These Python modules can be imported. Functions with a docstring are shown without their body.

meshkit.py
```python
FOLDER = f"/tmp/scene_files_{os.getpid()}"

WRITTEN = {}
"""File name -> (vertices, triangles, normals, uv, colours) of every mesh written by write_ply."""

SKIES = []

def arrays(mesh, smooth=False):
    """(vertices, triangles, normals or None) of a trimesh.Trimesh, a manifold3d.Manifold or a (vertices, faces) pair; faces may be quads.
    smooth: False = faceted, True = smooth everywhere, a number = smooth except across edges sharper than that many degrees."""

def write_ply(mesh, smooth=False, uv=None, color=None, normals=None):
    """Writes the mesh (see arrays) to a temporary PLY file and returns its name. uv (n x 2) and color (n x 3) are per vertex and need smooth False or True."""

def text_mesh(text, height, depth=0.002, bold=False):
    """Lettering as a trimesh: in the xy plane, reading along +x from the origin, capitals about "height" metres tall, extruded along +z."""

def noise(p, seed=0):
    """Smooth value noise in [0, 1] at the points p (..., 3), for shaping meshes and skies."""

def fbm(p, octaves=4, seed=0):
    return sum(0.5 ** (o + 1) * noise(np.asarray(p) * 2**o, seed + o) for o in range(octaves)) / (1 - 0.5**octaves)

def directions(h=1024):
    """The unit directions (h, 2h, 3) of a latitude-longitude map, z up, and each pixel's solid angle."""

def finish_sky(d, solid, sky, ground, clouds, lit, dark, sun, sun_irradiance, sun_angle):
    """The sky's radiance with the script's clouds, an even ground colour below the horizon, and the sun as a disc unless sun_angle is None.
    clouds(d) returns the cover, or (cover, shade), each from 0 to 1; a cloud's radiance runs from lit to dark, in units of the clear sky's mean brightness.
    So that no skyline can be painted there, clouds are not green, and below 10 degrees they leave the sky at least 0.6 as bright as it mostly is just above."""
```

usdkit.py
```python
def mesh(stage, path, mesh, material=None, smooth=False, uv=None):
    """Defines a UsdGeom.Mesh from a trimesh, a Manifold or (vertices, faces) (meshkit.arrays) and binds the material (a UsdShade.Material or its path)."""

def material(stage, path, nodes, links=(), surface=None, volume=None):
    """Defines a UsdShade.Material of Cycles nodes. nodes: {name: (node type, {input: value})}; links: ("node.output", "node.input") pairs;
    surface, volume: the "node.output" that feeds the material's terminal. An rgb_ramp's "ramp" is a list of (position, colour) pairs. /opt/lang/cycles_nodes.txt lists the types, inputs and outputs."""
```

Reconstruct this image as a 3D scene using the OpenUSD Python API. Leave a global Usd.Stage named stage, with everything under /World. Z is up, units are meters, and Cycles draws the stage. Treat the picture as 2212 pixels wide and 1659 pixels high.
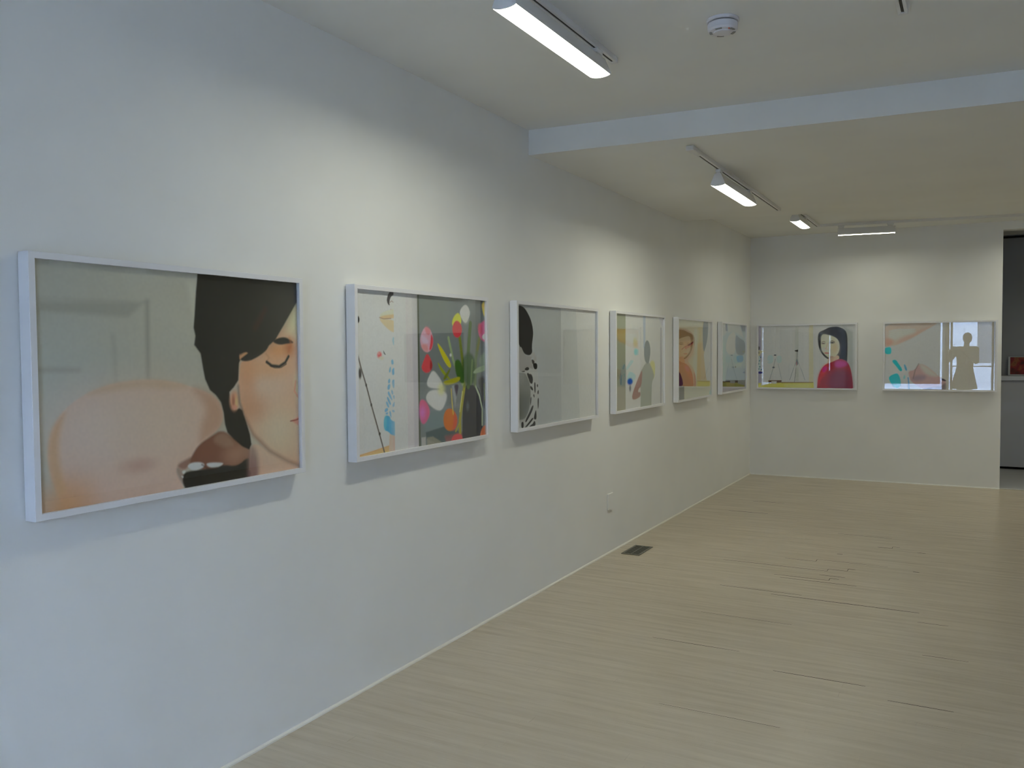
import math, random
import numpy as np, trimesh, shapely.geometry as sg, manifold3d as m3
import usdkit, meshkit
from pxr import Usd, UsdGeom, UsdLux, UsdShade, Sdf, Gf, Vt

random.seed(7); RNG = np.random.default_rng(7)
stage = Usd.Stage.CreateInMemory()
UsdGeom.SetStageUpAxis(stage, 'Z'); UsdGeom.SetStageMetersPerUnit(stage, 1.0)
UsdGeom.Xform.Define(stage, '/World'); UsdGeom.Scope.Define(stage, '/World/Looks')

# ------------------------------------------------------------------ camera
CX, CZ, FPX = 2.3611, 1.5, 1831.41                  # camera x, height; focal length in pixels of a 2212 px wide frame
cam = UsdGeom.Camera.Define(stage, '/World/camera')
YAW, PITCH, ROLL = 28.6731, -2.2450, -0.4130
cx_ = UsdGeom.Xformable(cam)
cx_.AddTranslateOp().Set((CX, 0, CZ))
cx_.AddRotateZOp().Set(YAW); cx_.AddRotateXOp().Set(90 + PITCH); cx_.AddRotateZOp(opSuffix='roll').Set(ROLL)
cam.CreateHorizontalApertureAttr(36.0); cam.CreateVerticalApertureAttr(27.0)
cam.CreateFocalLengthAttr(36.0 * FPX / 2212); cam.CreateClippingRangeAttr((0.03, 300.0))
EXPOSURE = 0.34
cam.CreateExposureAttr(EXPOSURE)

# ------------------------------------------------------------------ daylight: an even overcast sky outside the shop front
SKY, SKY_COLOUR = 7.7, (0.57, 0.77, 1.20)
dome = UsdLux.DomeLight.Define(stage, '/World/sky')
dome.CreateColorAttr(SKY_COLOUR); dome.CreateIntensityAttr(SKY)
TUBE = 46.0                                          # radiance of the lamps' lenses
TUBE_COLOUR = (1.0, 1.0, 0.82)

# outlines (mm on the paper) and ink colours of the printed photographs; places of their frames; the seventh has reflected glints and a blue window strip painted in
import json
DATA = json.loads('''{"pics":[["L",1.4299,2.524,1.0284,1.7876],["L",2.8387,3.9642,1.0284,1.7876],["L",4.2873,5.4856,1.0284,1.7876],["L",5.8085,6.9391,1.0284,1.7876],["L",7.2914,8.4066,1.0284,1.7876],["L",8.7711,9.8624,1.0284,
1.7876],["B",0.0845,1.1905,1.0284,1.7876],["B",1.4576,2.5622,1.0284,1.7876]],"prints":[{"W":1056,"H":721,"base":[0.633,0.612,0.509],"L":[["E",[0.672,0.7,0.644],1,0.8,[[31,287],[197,286]]],["E",[0.74,0.7,
0.563],1,0.6,[[465,575],[239,171]]],["P",[0.477,0.465,0.382],12,0.75,[[17,601],[367,616],[367,616],[307,567],[16,575]]],["W",[0.423,0.404,0.329],12,0.8,[[376,617],[374,483],[373,364]],14],["W",[0.511,0.497,
0.419],14,0.6,[[250,507],[255,445],[257,368]],12],["W",[0.477,0.455,0.4],12,0.7,[[14,408],[133,405]],13],["W",[0.546,0.519,0.438],12,0.5,[[10,611],[315,613]],8],["P",[0.88,0.864,0.705],16,0.5,[[533,692],
[580,695],[563,538],[555,578]]],["S",[0.88,0.612,0.468],5,1.0,[[83,-11],[63,34],[42,90],[31,149],[34,200],[52,248],[84,290],[137,326],[214,355],[301,368],[386,369],[468,360],[540,340],[617,315],[656,289],
[676,251],[677,219],[658,188],[617,162],[569,139],[538,99],[523,65],[496,59],[476,75],[474,57],[491,24],[506,1],[492,-81],[261,-54]]],["E",[0.88,0.713,0.609],1,0.9,[[187,228],[160,115]]],["E",[0.88,0.687,
0.52],1,0.8,[[417,228],[171,131]]],["E",[0.811,0.434,0.208],1,0.95,[[83,7],[81,70]]],["S",[0.797,0.476,0.229],14,0.75,[[34,200],[52,248],[92,289],[75,249],[64,197],[68,121],[85,54],[66,33],[42,90],[31,
149]]],["S",[0.74,0.519,0.305],14,0.55,[[137,326],[214,355],[301,368],[386,369],[468,360],[540,340],[467,331],[344,346],[244,337]]],["S",[0.633,0.347,0.194],26,0.7,[[540,340],[617,315],[656,289],[676,251],
[677,219],[658,188],[617,162],[569,139],[579,209],[606,248],[590,291]]],["E",[0.659,0.385,0.281],1,0.7,[[330,98],[55,20]]],["S",[0.271,0.094,0.054],8,0.75,[[474,80],[496,60],[523,66],[541,103],[505,93]]],
["S",[0.402,0.18,0.111],7,0.6,[[476,75],[474,57],[491,24],[502,9],[512,41],[496,60]]],["S",[0.306,0.117,0.063],6,1.0,[[525,84],[541,109],[569,141],[622,163],[671,184],[726,147],[797,118],[810,72],[794,
15],[663,32],[541,61]]],["E",[0.534,0.286,0.181],0.9,0.9,[[729,88],[51,34]]],["S",[0.534,0.338,0.221],12,0.6,[[621,149],[676,180],[739,124],[683,115]]],["S",[0.012,0.012,0.012],5,1.0,[[501,50],[529,56],
[619,52],[673,59],[737,44],[791,74],[810,50],[803,-16],[661,-39],[539,-34],[510,-6],[497,20]]],["S",[0.88,0.88,0.863],4,1.0,[[517,73],[538,83],[583,78],[594,63],[567,54],[541,55],[529,62]]],["S",[0.88,
0.88,0.863],4,1.0,[[597,73],[637,71],[679,64],[659,54],[627,52],[606,60]]],["S",[0.88,0.88,0.808],3,1.0,[[496,59],[512,60],[508,49],[498,49]]],["S",[0.88,0.88,0.808],3,1.0,[[491,44],[503,39],[499,34]]],
["W",[0.088,0.027,0.012],4,0.8,[[580,70],[605,53],[645,50]],5],["S",[0.88,0.577,0.419],6,1.0,[[801,117],[846,113],[906,76],[980,37],[1090,-12],[1089,-39],[793,-29]]],["S",[0.325,0.166,0.156],16,0.9,[[797,
118],[831,99],[844,46],[837,-36],[783,-28]]],["S",[0.88,0.553,0.355],5,1.0,[[1118,692],[1032,617],[970,538],[906,477],[854,447],[766,426],[757,383],[752,332],[758,282],[772,233],[795,191],[815,154],[856,
113],[906,78],[980,39],[1045,10],[1101,-9]]],["E",[0.88,0.726,0.52],1,0.9,[[950,148],[117,92]]],["E",[0.88,0.85,0.541],1,0.9,[[1042,586],[50,70]]],["E",[0.88,0.662,0.499],1,0.8,[[892,319],[113,60]]],["E",
[0.826,0.395,0.194],1,0.7,[[793,367],[38,87]]],["E",[0.74,0.357,0.181],1,0.6,[[820,249],[59,44]]],["E",[0.88,0.455,0.194],1,0.5,[[894,394],[92,30]]],["W",[0.444,0.208,0.122],11,0.75,[[775,222],[819,151],
[896,85],[980,40],[1090,-6]],13],["E",[0.88,0.434,0.194],0.9,0.95,[[953,460],[58,29]]],["E",[0.659,0.223,0.072],1,0.9,[[1012,473],[27,32]]],["S",[0.012,0.012,0.012],4,1.0,[[917,494],[954,508],[991,512],
[1026,498],[1037,488],[1001,486],[958,480]]],["W",[0.659,0.321,0.169],6,0.6,[[890,447],[905,433],[889,417]],5],["W",[0.012,0.012,0.012],4,1.0,[[892,417],[917,403],[956,399],[989,414],[1007,437]],11],["W",
[0.012,0.012,0.012],3,0.8,[[909,403],[933,395],[967,396],[994,408]],5],["W",[0.633,0.18,0.046],9,0.6,[[1007,454],[1023,485],[1013,508]],5],["E",[0.88,0.822,0.52],1,0.6,[[1052,320],[15,47]]],["W",[0.88,
0.254,0.145],6,0.75,[[1044,340],[1036,302],[1054,280],[1074,272]],6],["S",[0.88,0.357,0.25],5,0.8,[[1014,188],[1044,197],[1084,212],[1082,157],[1049,170]]],["W",[0.402,0.036,0.017],3,1.0,[[1012,187],[1044,
189],[1078,199]],4.5],["P",[0.012,0.012,0.012],4,1.0,[[580,736],[570,660],[562,579],[557,538],[564,511],[558,480],[584,451],[593,401],[601,363],[621,324],[647,305],[669,279],[680,243],[685,200],[696,169],
[725,143],[763,114],[796,99],[808,117],[802,154],[785,200],[767,245],[754,253],[728,249],[713,277],[709,313],[730,330],[751,354],[756,415],[766,433],[814,426],[865,455],[896,473],[938,500],[982,554],[1026,
609],[1061,653],[1118,700],[1120,779]]],["S",[0.012,0.012,0.012],60,0.8,[[822,711],[1108,754],[1026,609],[865,462],[796,484],[809,587]]],["W",[0.078,0.019,0.012],18,0.8,[[889,612],[837,543]],12],["S",[0.768,
0.404,0.208],4,1.0,[[759,452],[791,456],[805,446],[771,430],[758,426]]],["S",[0.012,0.012,0.012],4,1.0,[[756,426],[781,441],[820,462],[906,485],[895,462],[849,436],[795,419]]],["S",[0.012,0.012,0.012],
6,1.0,[[759,513],[802,513],[805,462],[776,451],[757,441]]],["E",[0.88,0.434,0.25],0.5,1.0,[[730,282],[20,33]]],["E",[0.88,0.687,0.329],0.8,0.8,[[741,275],[7,19]]],["E",[0.444,0.128,0.072],0.8,0.7,[[726,
280],[6,21]]],["E",[0.88,0.404,0.281],0.6,0.8,[[731,257],[13,9]]],["W",[0.088,0.012,0.012],10,0.7,[[750,333],[754,274],[771,237]],5]]},{"W":1088,"H":721,"base":[0.88,0.88,0.88],"L":[["E",[0.88,0.88,0.88],
1,0.9,[[123,674],[241,172]]],["P",[0.88,0.6,0.276],3,1.0,[[-26,-9],[14,8],[109,16],[233,29],[231,-62],[-27,-41]]],["P",[0.88,0.779,0.394],4,0.6,[[13,-12],[108,0],[232,4],[232,-8],[108,-12]]],["P",[0.866,
0.465,0.204],3,0.6,[[14,8],[109,16],[233,29],[233,24],[109,11],[14,3]]],["E",[0.027,0.031,0.054],0.3,1.0,[[19,591],[12,15]]],["E",[0.061,0.054,0.062],0.4,1.0,[[29,360],[11,23]]],["W",[0.161,0.132,0.12],
2,1.0,[[15,442],[37,382],[70,308],[104,220],[159,87],[198,-10]],8],["E",[0.061,0.05,0.05],0.4,1.0,[[70,308],[6,7]]],["E",[0.061,0.05,0.05],0.4,1.0,[[104,220],[6,7]]],["E",[0.061,0.05,0.05],0.4,1.0,[[161,
87],[7,7]]],["S",[0.88,0.88,0.849],3,1.0,[[245,700],[272,717],[292,715],[290,634],[263,636],[256,651],[244,659]]],["S",[0.071,0.063,0.071],3,1.0,[[225,687],[236,712],[258,731],[292,736],[292,715],[267,
707],[251,695],[243,672],[248,660],[235,664],[227,676]]],["W",[0.416,0.246,0.218],3,0.9,[[249,675],[261,682],[274,676]],3],["W",[0.757,0.373,0.324],3,0.8,[[254,643],[264,639],[273,641]],4],["S",[0.88,0.88,
0.718],4,1.0,[[168,605],[180,621],[212,634],[290,649],[290,621],[255,604],[201,598]]],["S",[0.88,0.612,0.276],5,0.8,[[170,605],[197,614],[255,620],[290,625],[290,604],[255,603],[201,597]]],["S",[0.88,0.729,
0.471],4,1.0,[[168,601],[201,597],[255,598],[289,589],[288,539],[254,543],[217,562],[181,585]]],["W",[0.416,0.166,0.071],3,0.9,[[170,604],[201,599],[255,603]],3],["S",[0.88,0.88,0.88],4,0.9,[[251,520],
[288,530],[286,419],[252,449]]],["S",[0.397,0.729,0.88],4,0.8,[[261,514],[288,524],[287,473],[267,485]]],["S",[0.88,0.88,0.88],6,1.0,[[228,467],[287,482],[286,419],[241,425]]],["E",[0.88,0.154,0.166],0.5,
1.0,[[167,438],[16,14]]],["E",[0.88,0.831,0.718],0.5,1.0,[[181,424],[19,8]]],["E",[0.88,0.485,0.451],0.6,0.8,[[163,444],[6,5]]],["S",[0.113,0.132,0.131],2,1.0,[[194,461],[203,449],[216,436],[197,442]]],
["S",[0.88,0.88,0.88],3,1.0,[[241,419],[286,434],[285,134],[245,140],[199,170],[206,226],[217,284],[228,355]]],["S",[0.201,0.589,0.88],3,0.92,[[251,413],[266,419],[272,395],[255,393]]],["S",[0.201,0.589,
0.88],3,0.92,[[238,378],[250,387],[248,360],[234,357]]],["S",[0.201,0.589,0.88],3,0.92,[[255,372],[280,382],[279,353],[261,342]]],["S",[0.201,0.589,0.88],3,0.92,[[227,325],[241,333],[245,313],[229,307]]],
["S",[0.201,0.589,0.88],3,0.92,[[254,324],[279,326],[278,290],[263,285]]],["S",[0.201,0.589,0.88],3,0.92,[[224,304],[247,307],[238,280],[221,281]]],["S",[0.201,0.589,0.88],3,0.92,[[220,266],[233,277],[262,
228],[247,235]]],["S",[0.201,0.589,0.88],3,0.92,[[214,246],[226,251],[252,211],[235,212]]],["S",[0.201,0.589,0.88],3,0.92,[[248,277],[260,279],[265,258],[255,257]]],["S",[0.201,0.589,0.88],3,0.92,[[262,
255],[277,252],[279,233],[265,240]]],["S",[0.201,0.589,0.88],3,0.92,[[208,225],[218,231],[237,200],[222,200]]],["S",[0.201,0.589,0.88],3,0.92,[[200,196],[222,200],[226,186],[199,179]]],["S",[0.201,0.589,
0.88],3,0.92,[[256,211],[277,228],[278,206],[261,199]]],["S",[0.201,0.589,0.88],3,0.92,[[251,187],[271,187],[276,177],[261,176]]],["S",[0.201,0.589,0.88],3,0.92,[[231,183],[244,185],[251,151],[240,158]]],
["S",[0.201,0.589,0.88],3,0.92,[[205,178],[226,180],[222,168],[207,171]]],["S",[0.071,0.546,0.88],3,1.0,[[195,167],[236,163],[245,141],[285,130],[283,62],[244,73],[229,90],[190,102]]],["S",[0.215,0.805,
0.88],8,0.5,[[195,167],[216,165],[210,98],[190,102]]],["P",[0.88,0.681,0.554],3,1.0,[[234,80],[283,65],[281,-19],[226,-13]]],["P",[0.88,0.446,0.341],8,0.6,[[258,70],[283,64],[281,-19],[262,-17]]],["P",
[0.88,0.88,0.88],2,1.0,[[276,782],[367,782],[375,-54],[273,-43]]],["P",[0.88,0.88,0.88],60,0.8,[[278,293],[369,290],[375,-54],[273,-43]]],["P",[0.866,0.818,0.849],2,1.0,[[367,782],[462,783],[467,-59],[375,
-54]]],["P",[0.731,0.693,0.756],8,0.8,[[416,786],[462,783],[467,-59],[428,-54]]],["P",[0.88,0.88,0.849],30,0.5,[[367,782],[462,783],[465,554],[370,552]]],["P",[0.26,0.298,0.316],2,1.0,[[462,807],[1201,
833],[1186,-106],[464,-77]]],["P",[0.325,0.373,0.333],70,0.7,[[475,808],[762,816],[758,572],[476,554]]],["P",[0.174,0.204,0.218],50,0.6,[[952,830],[1201,847],[1195,444],[986,459]]],["P",[0.113,0.137,0.089],
4,1.0,[[462,807],[475,808],[477,-79],[464,-77]]],["P",[0.26,0.373,0.413],30,0.8,[[495,171],[702,184],[700,53],[515,69]]],["P",[0.397,0.408,0.512],14,0.5,[[562,170],[876,188],[876,167],[562,161]]],["P",
[0.091,0.154,0.178],5,1.0,[[521,62],[682,77],[873,31],[872,-17],[651,-12],[528,30]]],["P",[0.519,0.465,0.341],5,0.6,[[531,36],[582,37],[663,0],[535,-48]]],["P",[0.757,0.729,0.718],4,0.7,[[484,40],[520,
40],[522,-34],[487,-30]]],["P",[0.397,0.121,0.131],12,0.8,[[687,28],[854,33],[853,-15],[699,-6]]],["S",[0.019,0.023,0.046],4,1.0,[[858,277],[996,275],[1039,231],[1065,156],[1064,64],[1039,-12],[1017,-101],
[852,-83],[855,100],[863,202]]],["S",[0.071,0.063,0.071],14,0.7,[[1010,313],[1107,317],[1104,118],[1062,163],[1036,235]]],["E",[0.136,0.179,0.232],0.9,0.8,[[908,165],[14,20]]],["S",[0.071,0.042,0.109],
5,0.9,[[771,280],[827,285],[807,232],[795,212]]],["P",[0.609,0.657,0.718],8,0.6,[[758,277],[777,280],[801,219],[787,172]]],["W",[0.519,0.465,0.03],5,1.0,[[877,266],[847,162],[830,96],[832,34]],24],["W",
[0.88,0.88,0.276],5,0.9,[[858,243],[831,143]],8],["W",[0.54,0.505,0.046],4,1.0,[[833,89],[791,45]],12],["W",[0.681,0.779,0.576],4,1.0,[[989,268],[1029,214],[1057,142],[1055,57]],13],["W",[0.113,0.218,0.046],
7,1.0,[[916,268],[919,446],[942,596]],30],["W",[0.26,0.322,0.03],7,1.0,[[878,276],[861,405],[837,520]],26],["W",[0.436,0.568,0.276],6,1.0,[[859,283],[773,406],[730,519]],18],["S",[0.784,0.705,0.012],4,
1.0,[[620,499],[660,479],[760,387],[742,361],[682,408]]],["S",[0.416,0.485,0.016],4,1.0,[[624,408],[670,369],[753,307],[717,315],[652,356]]],["W",[0.201,0.29,0.089],10,0.8,[[983,279],[992,404],[1027,515]],
30],["W",[0.308,0.275,0.03],5,0.8,[[1013,459],[1041,529]],14],["S",[0.052,0.179,0.012],7,1.0,[[779,406],[842,412],[891,310],[858,277],[802,319]]],["S",[0.027,0.121,0.016],14,0.9,[[855,439],[986,445],[989,
272],[865,276]]],["W",[0.201,0.339,0.109],5,0.8,[[943,280],[958,404]],14],["S",[0.563,0.525,0.012],5,1.0,[[675,303],[741,311],[840,325],[833,298],[752,284],[692,283]]],["S",[0.229,0.29,0.012],5,1.0,[[669,
310],[729,361],[754,367],[704,309]]],["S",[0.456,0.589,0.394],5,1.0,[[957,335],[998,362],[1115,384],[1114,352],[1011,334]]],["S",[0.397,0.525,0.376],12,0.7,[[1025,410],[1081,445],[1116,445],[1115,373],
[1038,375]]],["W",[0.292,0.339,0.046],4,0.8,[[1078,275],[1084,190]],9],["E",[0.88,0.88,0.88],0.6,1.0,[[749,433],[10,8]]],["S",[0.88,0.505,0.645],5,1.0,[[525,574],[575,556],[597,511],[585,466],[545,444],
[501,460],[480,498],[489,535]]],["S",[0.88,0.046,0.071],6,0.95,[[575,543],[598,508],[581,463],[556,454],[571,498]]],["S",[0.88,0.246,0.276],8,0.8,[[514,567],[548,574],[581,549],[547,523]]],["S",[0.88,0.705,
0.88],8,0.8,[[489,535],[524,523],[563,498],[524,485],[493,498]]],["S",[0.88,0.355,0.324],9,0.8,[[482,485],[546,489],[551,447],[512,454]]],["S",[0.88,0.09,0.109],5,1.0,[[539,448],[573,416],[587,383],[566,
352],[521,347],[486,373],[511,410]]],["S",[0.436,0.012,0.012],6,0.8,[[569,416],[589,383],[571,355],[561,378]]],["S",[0.88,0.88,0.88],6,1.0,[[589,364],[634,334],[671,297],[674,270],[610,268],[542,280],[533,
302],[554,333]]],["S",[0.88,0.88,0.88],6,1.0,[[564,266],[668,261],[713,236],[702,204],[668,160],[619,160],[540,200],[521,236]]],["S",[0.88,0.88,0.88],14,0.7,[[632,240],[715,249],[702,191],[642,162]]],["E",
[0.88,0.88,0.432],0.9,0.95,[[662,265],[28,25]]],["S",[0.88,0.154,0.341],6,1.0,[[474,223],[518,220],[557,177],[559,142],[516,100],[481,109],[468,173]]],["E",[0.88,0.246,0.795],1,0.8,[[495,159],[24,28]]],
["S",[0.88,0.218,0.012],5,1.0,[[732,168],[781,149],[811,104],[791,58],[736,46],[688,67],[673,114],[692,155]]],["S",[0.88,0.1,0.062],12,0.8,[[775,153],[811,104],[791,55],[754,48],[774,100]]],["W",[0.88,
0.705,0.089],5,0.9,[[752,261],[757,201],[768,134]],9],["S",[0.88,0.081,0.099],6,1.0,[[766,27],[822,32],[860,12],[852,-83],[746,-71],[741,-4]]],["S",[0.88,0.246,0.089],6,1.0,[[1032,17],[1074,56],[1188,54],
[1186,-106],[1017,-87]]],["S",[0.88,0.88,0.046],5,1.0,[[764,605],[790,636],[827,651],[852,628],[855,594],[807,560],[768,579]]],["S",[0.88,0.063,0.089],5,1.0,[[808,612],[851,594],[863,554],[831,520],[787,
523],[764,559],[776,592]]],["S",[0.88,0.88,0.88],5,1.0,[[892,698],[930,678],[943,644],[909,602],[883,598],[846,628],[836,661]]],["E",[0.88,0.88,0.769],1,0.7,[[896,616],[23,17]]],["S",[0.88,0.681,0.062],
6,1.0,[[1058,711],[1128,729],[1126,622],[1084,635],[1064,677]]],["E",[0.88,0.485,0.012],0.8,0.7,[[1085,695],[12,10]]],["S",[0.88,0.179,0.413],7,1.0,[[1022,584],[1070,614],[1133,622],[1131,494],[1054,508],
[1021,543]]],["S",[0.88,0.063,0.142],10,0.7,[[1015,598],[1056,599],[1062,543],[1025,543]]],["S",[0.88,0.88,0.88],5,1.0,[[1055,536],[1132,558],[1131,516],[1068,512]]]]},{"W":1160,"H":721,"base":[0.761,0.787,
0.8],"L":[["P",[0.88,0.88,0.88],4,1.0,[[826,782],[1268,803],[1261,-93],[895,-63]]],["P",[0.88,0.88,0.88],8,0.6,[[826,782],[887,784],[959,-68],[895,-63]]],["E",[0.685,0.697,0.705],1,0.7,[[586,374],[238,
320]]],["E",[0.842,0.869,0.857],1,0.6,[[416,625],[183,99]]],["S",[0.613,0.59,0.58],5,1.0,[[17,489],[50,476],[77,450],[111,423],[168,423],[190,383],[218,323],[-1,329]]],["E",[0.369,0.343,0.317],0.8,0.8,
[[34,509],[11,18]]],["E",[0.735,0.709,0.679],0.6,1.0,[[208,428],[27,13]]],["E",[0.685,0.66,0.641],0.6,1.0,[[234,403],[21,16]]],["E",[0.613,0.579,0.534],0.8,0.8,[[173,412],[21,9]]],["S",[0.032,0.029,0.032],
4,1.0,[[-6,717],[26,713],[56,715],[103,703],[142,676],[177,643],[200,606],[212,567],[210,537],[196,494],[194,463],[200,444],[173,425],[133,426],[99,434],[77,452],[61,472],[44,473],[28,494],[-10,496]]],
["S",[0.788,0.8,0.786],4,1.0,[[18,329],[53,331],[103,327],[137,351],[167,348],[217,343],[267,337],[276,296],[280,256],[284,198],[283,143],[271,49],[261,-7],[255,-42],[-4,-19],[-3,52],[37,49],[109,55]]],
["S",[0.387,0.405,0.389],5,1.0,[[1,328],[53,324],[103,321],[124,304],[153,272],[166,249],[173,215],[171,175],[161,125],[139,87],[109,58],[73,49],[-3,51]]],["S",[0.256,0.272,0.26],40,0.8,[[-1,200],[141,
199],[165,164],[139,87],[79,57],[-3,55]]],["S",[0.524,0.535,0.523],40,0.7,[[1,326],[83,322],[106,285],[52,248],[-1,250]]],["S",[0.06,0.059,0.062],3,1.0,[[96,343],[116,353],[140,357],[164,344],[137,335],
[113,337]]],["S",[0.06,0.059,0.062],3,1.0,[[54,329],[77,333],[105,335],[96,327]]],["S",[0.06,0.059,0.062],3,1.0,[[123,318],[143,322],[155,314],[185,313],[200,296],[206,278],[196,252],[166,259],[148,286]]],
["S",[0.06,0.059,0.062],3,1.0,[[168,243],[187,239],[204,227],[210,211],[172,223]]],["S",[0.06,0.059,0.062],3,1.0,[[220,261],[231,263],[240,253],[238,193],[222,205]]],["S",[0.06,0.059,0.062],3,1.0,[[255,
248],[273,250],[270,230],[257,233]]],["S",[0.06,0.059,0.062],3,1.0,[[262,205],[281,218],[280,190],[265,187]]],["S",[0.06,0.059,0.062],3,1.0,[[172,175],[185,177],[180,141],[167,121]]],["S",[0.06,0.059,0.062],
3,1.0,[[264,164],[285,167],[275,95],[265,107]]],["S",[0.06,0.059,0.062],3,1.0,[[101,36],[121,57],[158,88],[192,124],[211,125],[201,99],[157,60],[111,27]]],["S",[0.06,0.059,0.062],3,1.0,[[93,0],[151,29],
[194,52],[214,47],[169,22],[115,-2]]],["S",[0.06,0.059,0.062],3,1.0,[[211,45],[225,75],[245,102],[251,37],[225,38]]],["S",[0.06,0.059,0.062],3,1.0,[[144,-4],[175,10],[200,14],[220,34],[236,17],[232,-1],
[187,-8]]],["S",[0.06,0.059,0.062],3,1.0,[[52,33],[67,37],[83,32],[81,-2],[53,-1]]],["S",[0.06,0.059,0.062],3,1.0,[[208,190],[221,192],[227,169],[211,176]]],["S",[0.012,0.012,0.012],3,1.0,[[203,369],[223,
380],[264,374],[262,341],[223,339]]],["S",[0.111,0.102,0.103],3,1.0,[[186,402],[220,395],[230,382],[206,367],[192,384]]],["W",[0.88,0.88,0.88],2,1.0,[[261,377],[277,381]],3]]},{"W":1093,"H":721,"base":[0.88,
0.88,0.88],"L":[["P",[0.35,0.374,0.242],3,1.0,[[-21,758],[216,767],[211,-33],[-26,-17]]],["P",[0.565,0.407,0.091],20,0.9,[[-22,611],[215,613],[214,505],[84,514]]],["P",[0.44,0.477,0.323],10,0.6,[[-21,748],
[216,752],[215,616],[-22,614]]],["S",[0.268,0.342,0.367],16,0.8,[[110,320],[179,353],[234,332],[233,180],[82,186]]],["S",[0.085,0.141,0.187],10,0.7,[[89,260],[123,294],[136,194],[95,190]]],["P",[0.565,
0.526,0.437],16,0.8,[[-25,185],[212,173],[211,-23],[-26,-7]]],["W",[0.88,0.88,0.88],5,1.0,[[231,758],[227,-24]],8],["P",[0.88,0.88,0.88],30,0.9,[[322,736],[597,746],[597,528],[483,579],[365,660]]],["P",
[0.88,0.88,0.88],16,0.9,[[668,743],[962,747],[944,530],[795,529]]],["S",[0.857,0.88,0.88],26,0.8,[[336,665],[438,626],[482,537],[467,464],[378,474]]],["S",[0.825,0.775,0.413],20,0.8,[[379,547],[467,537],
[475,474],[386,474]]],["E",[0.539,0.88,0.88],0.7,1.0,[[434,438],[38,23]]],["P",[0.857,0.88,0.88],28,0.7,[[249,373],[378,386],[452,328],[334,299],[248,312]]],["S",[0.794,0.88,0.88],22,0.9,[[241,302],[334,
315],[399,272],[377,226],[248,225]]],["E",[0.012,0.012,0.681],0.4,1.0,[[309,210],[57,26]]],["E",[0.178,0.207,0.281],0.7,1.0,[[312,159],[20,25]]],["P",[0.591,0.687,0.837],8,1.0,[[597,751],[660,753],[654,
464],[612,464]]],["P",[0.88,0.88,0.88],30,0.7,[[731,583],[928,641],[911,464],[779,475]]],["P",[0.88,0.88,0.88],16,0.9,[[811,195],[961,318],[1030,654],[1100,656],[1082,-13],[810,-19]]],["P",[0.88,0.88,0.88],
8,0.6,[[844,177],[902,175],[901,-3],[827,-9]]],["P",[0.488,0.477,0.567],5,1.0,[[1027,638],[1051,638],[1050,-17],[1026,-16]]],["P",[0.23,0.225,0.345],5,1.0,[[1093,650],[1135,651],[1135,-16],[1092,-14]]],
["P",[0.733,0.716,0.88],16,0.7,[[945,747],[1188,744],[1188,652],[1065,650]]],["S",[0.857,0.837,0.281],14,0.9,[[770,360],[860,364],[894,320],[877,220],[811,212],[746,290]]],["S",[0.488,0.526,0.462],8,1.0,
[[635,335],[730,361],[811,305],[877,232],[814,195],[801,102],[794,-73],[525,-55],[549,61],[542,178],[527,269],[588,304]]],["S",[0.488,0.243,0.205],7,1.0,[[542,273],[588,294],[572,187],[511,137],[541,114],
[541,82],[406,63],[345,77],[377,132],[466,212]]],["S",[0.88,0.88,0.88],6,1.0,[[488,138],[534,162],[541,120],[488,117]]],["S",[0.268,0.321,0.345],6,1.0,[[699,534],[755,507],[779,442],[754,377],[730,339],
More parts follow.
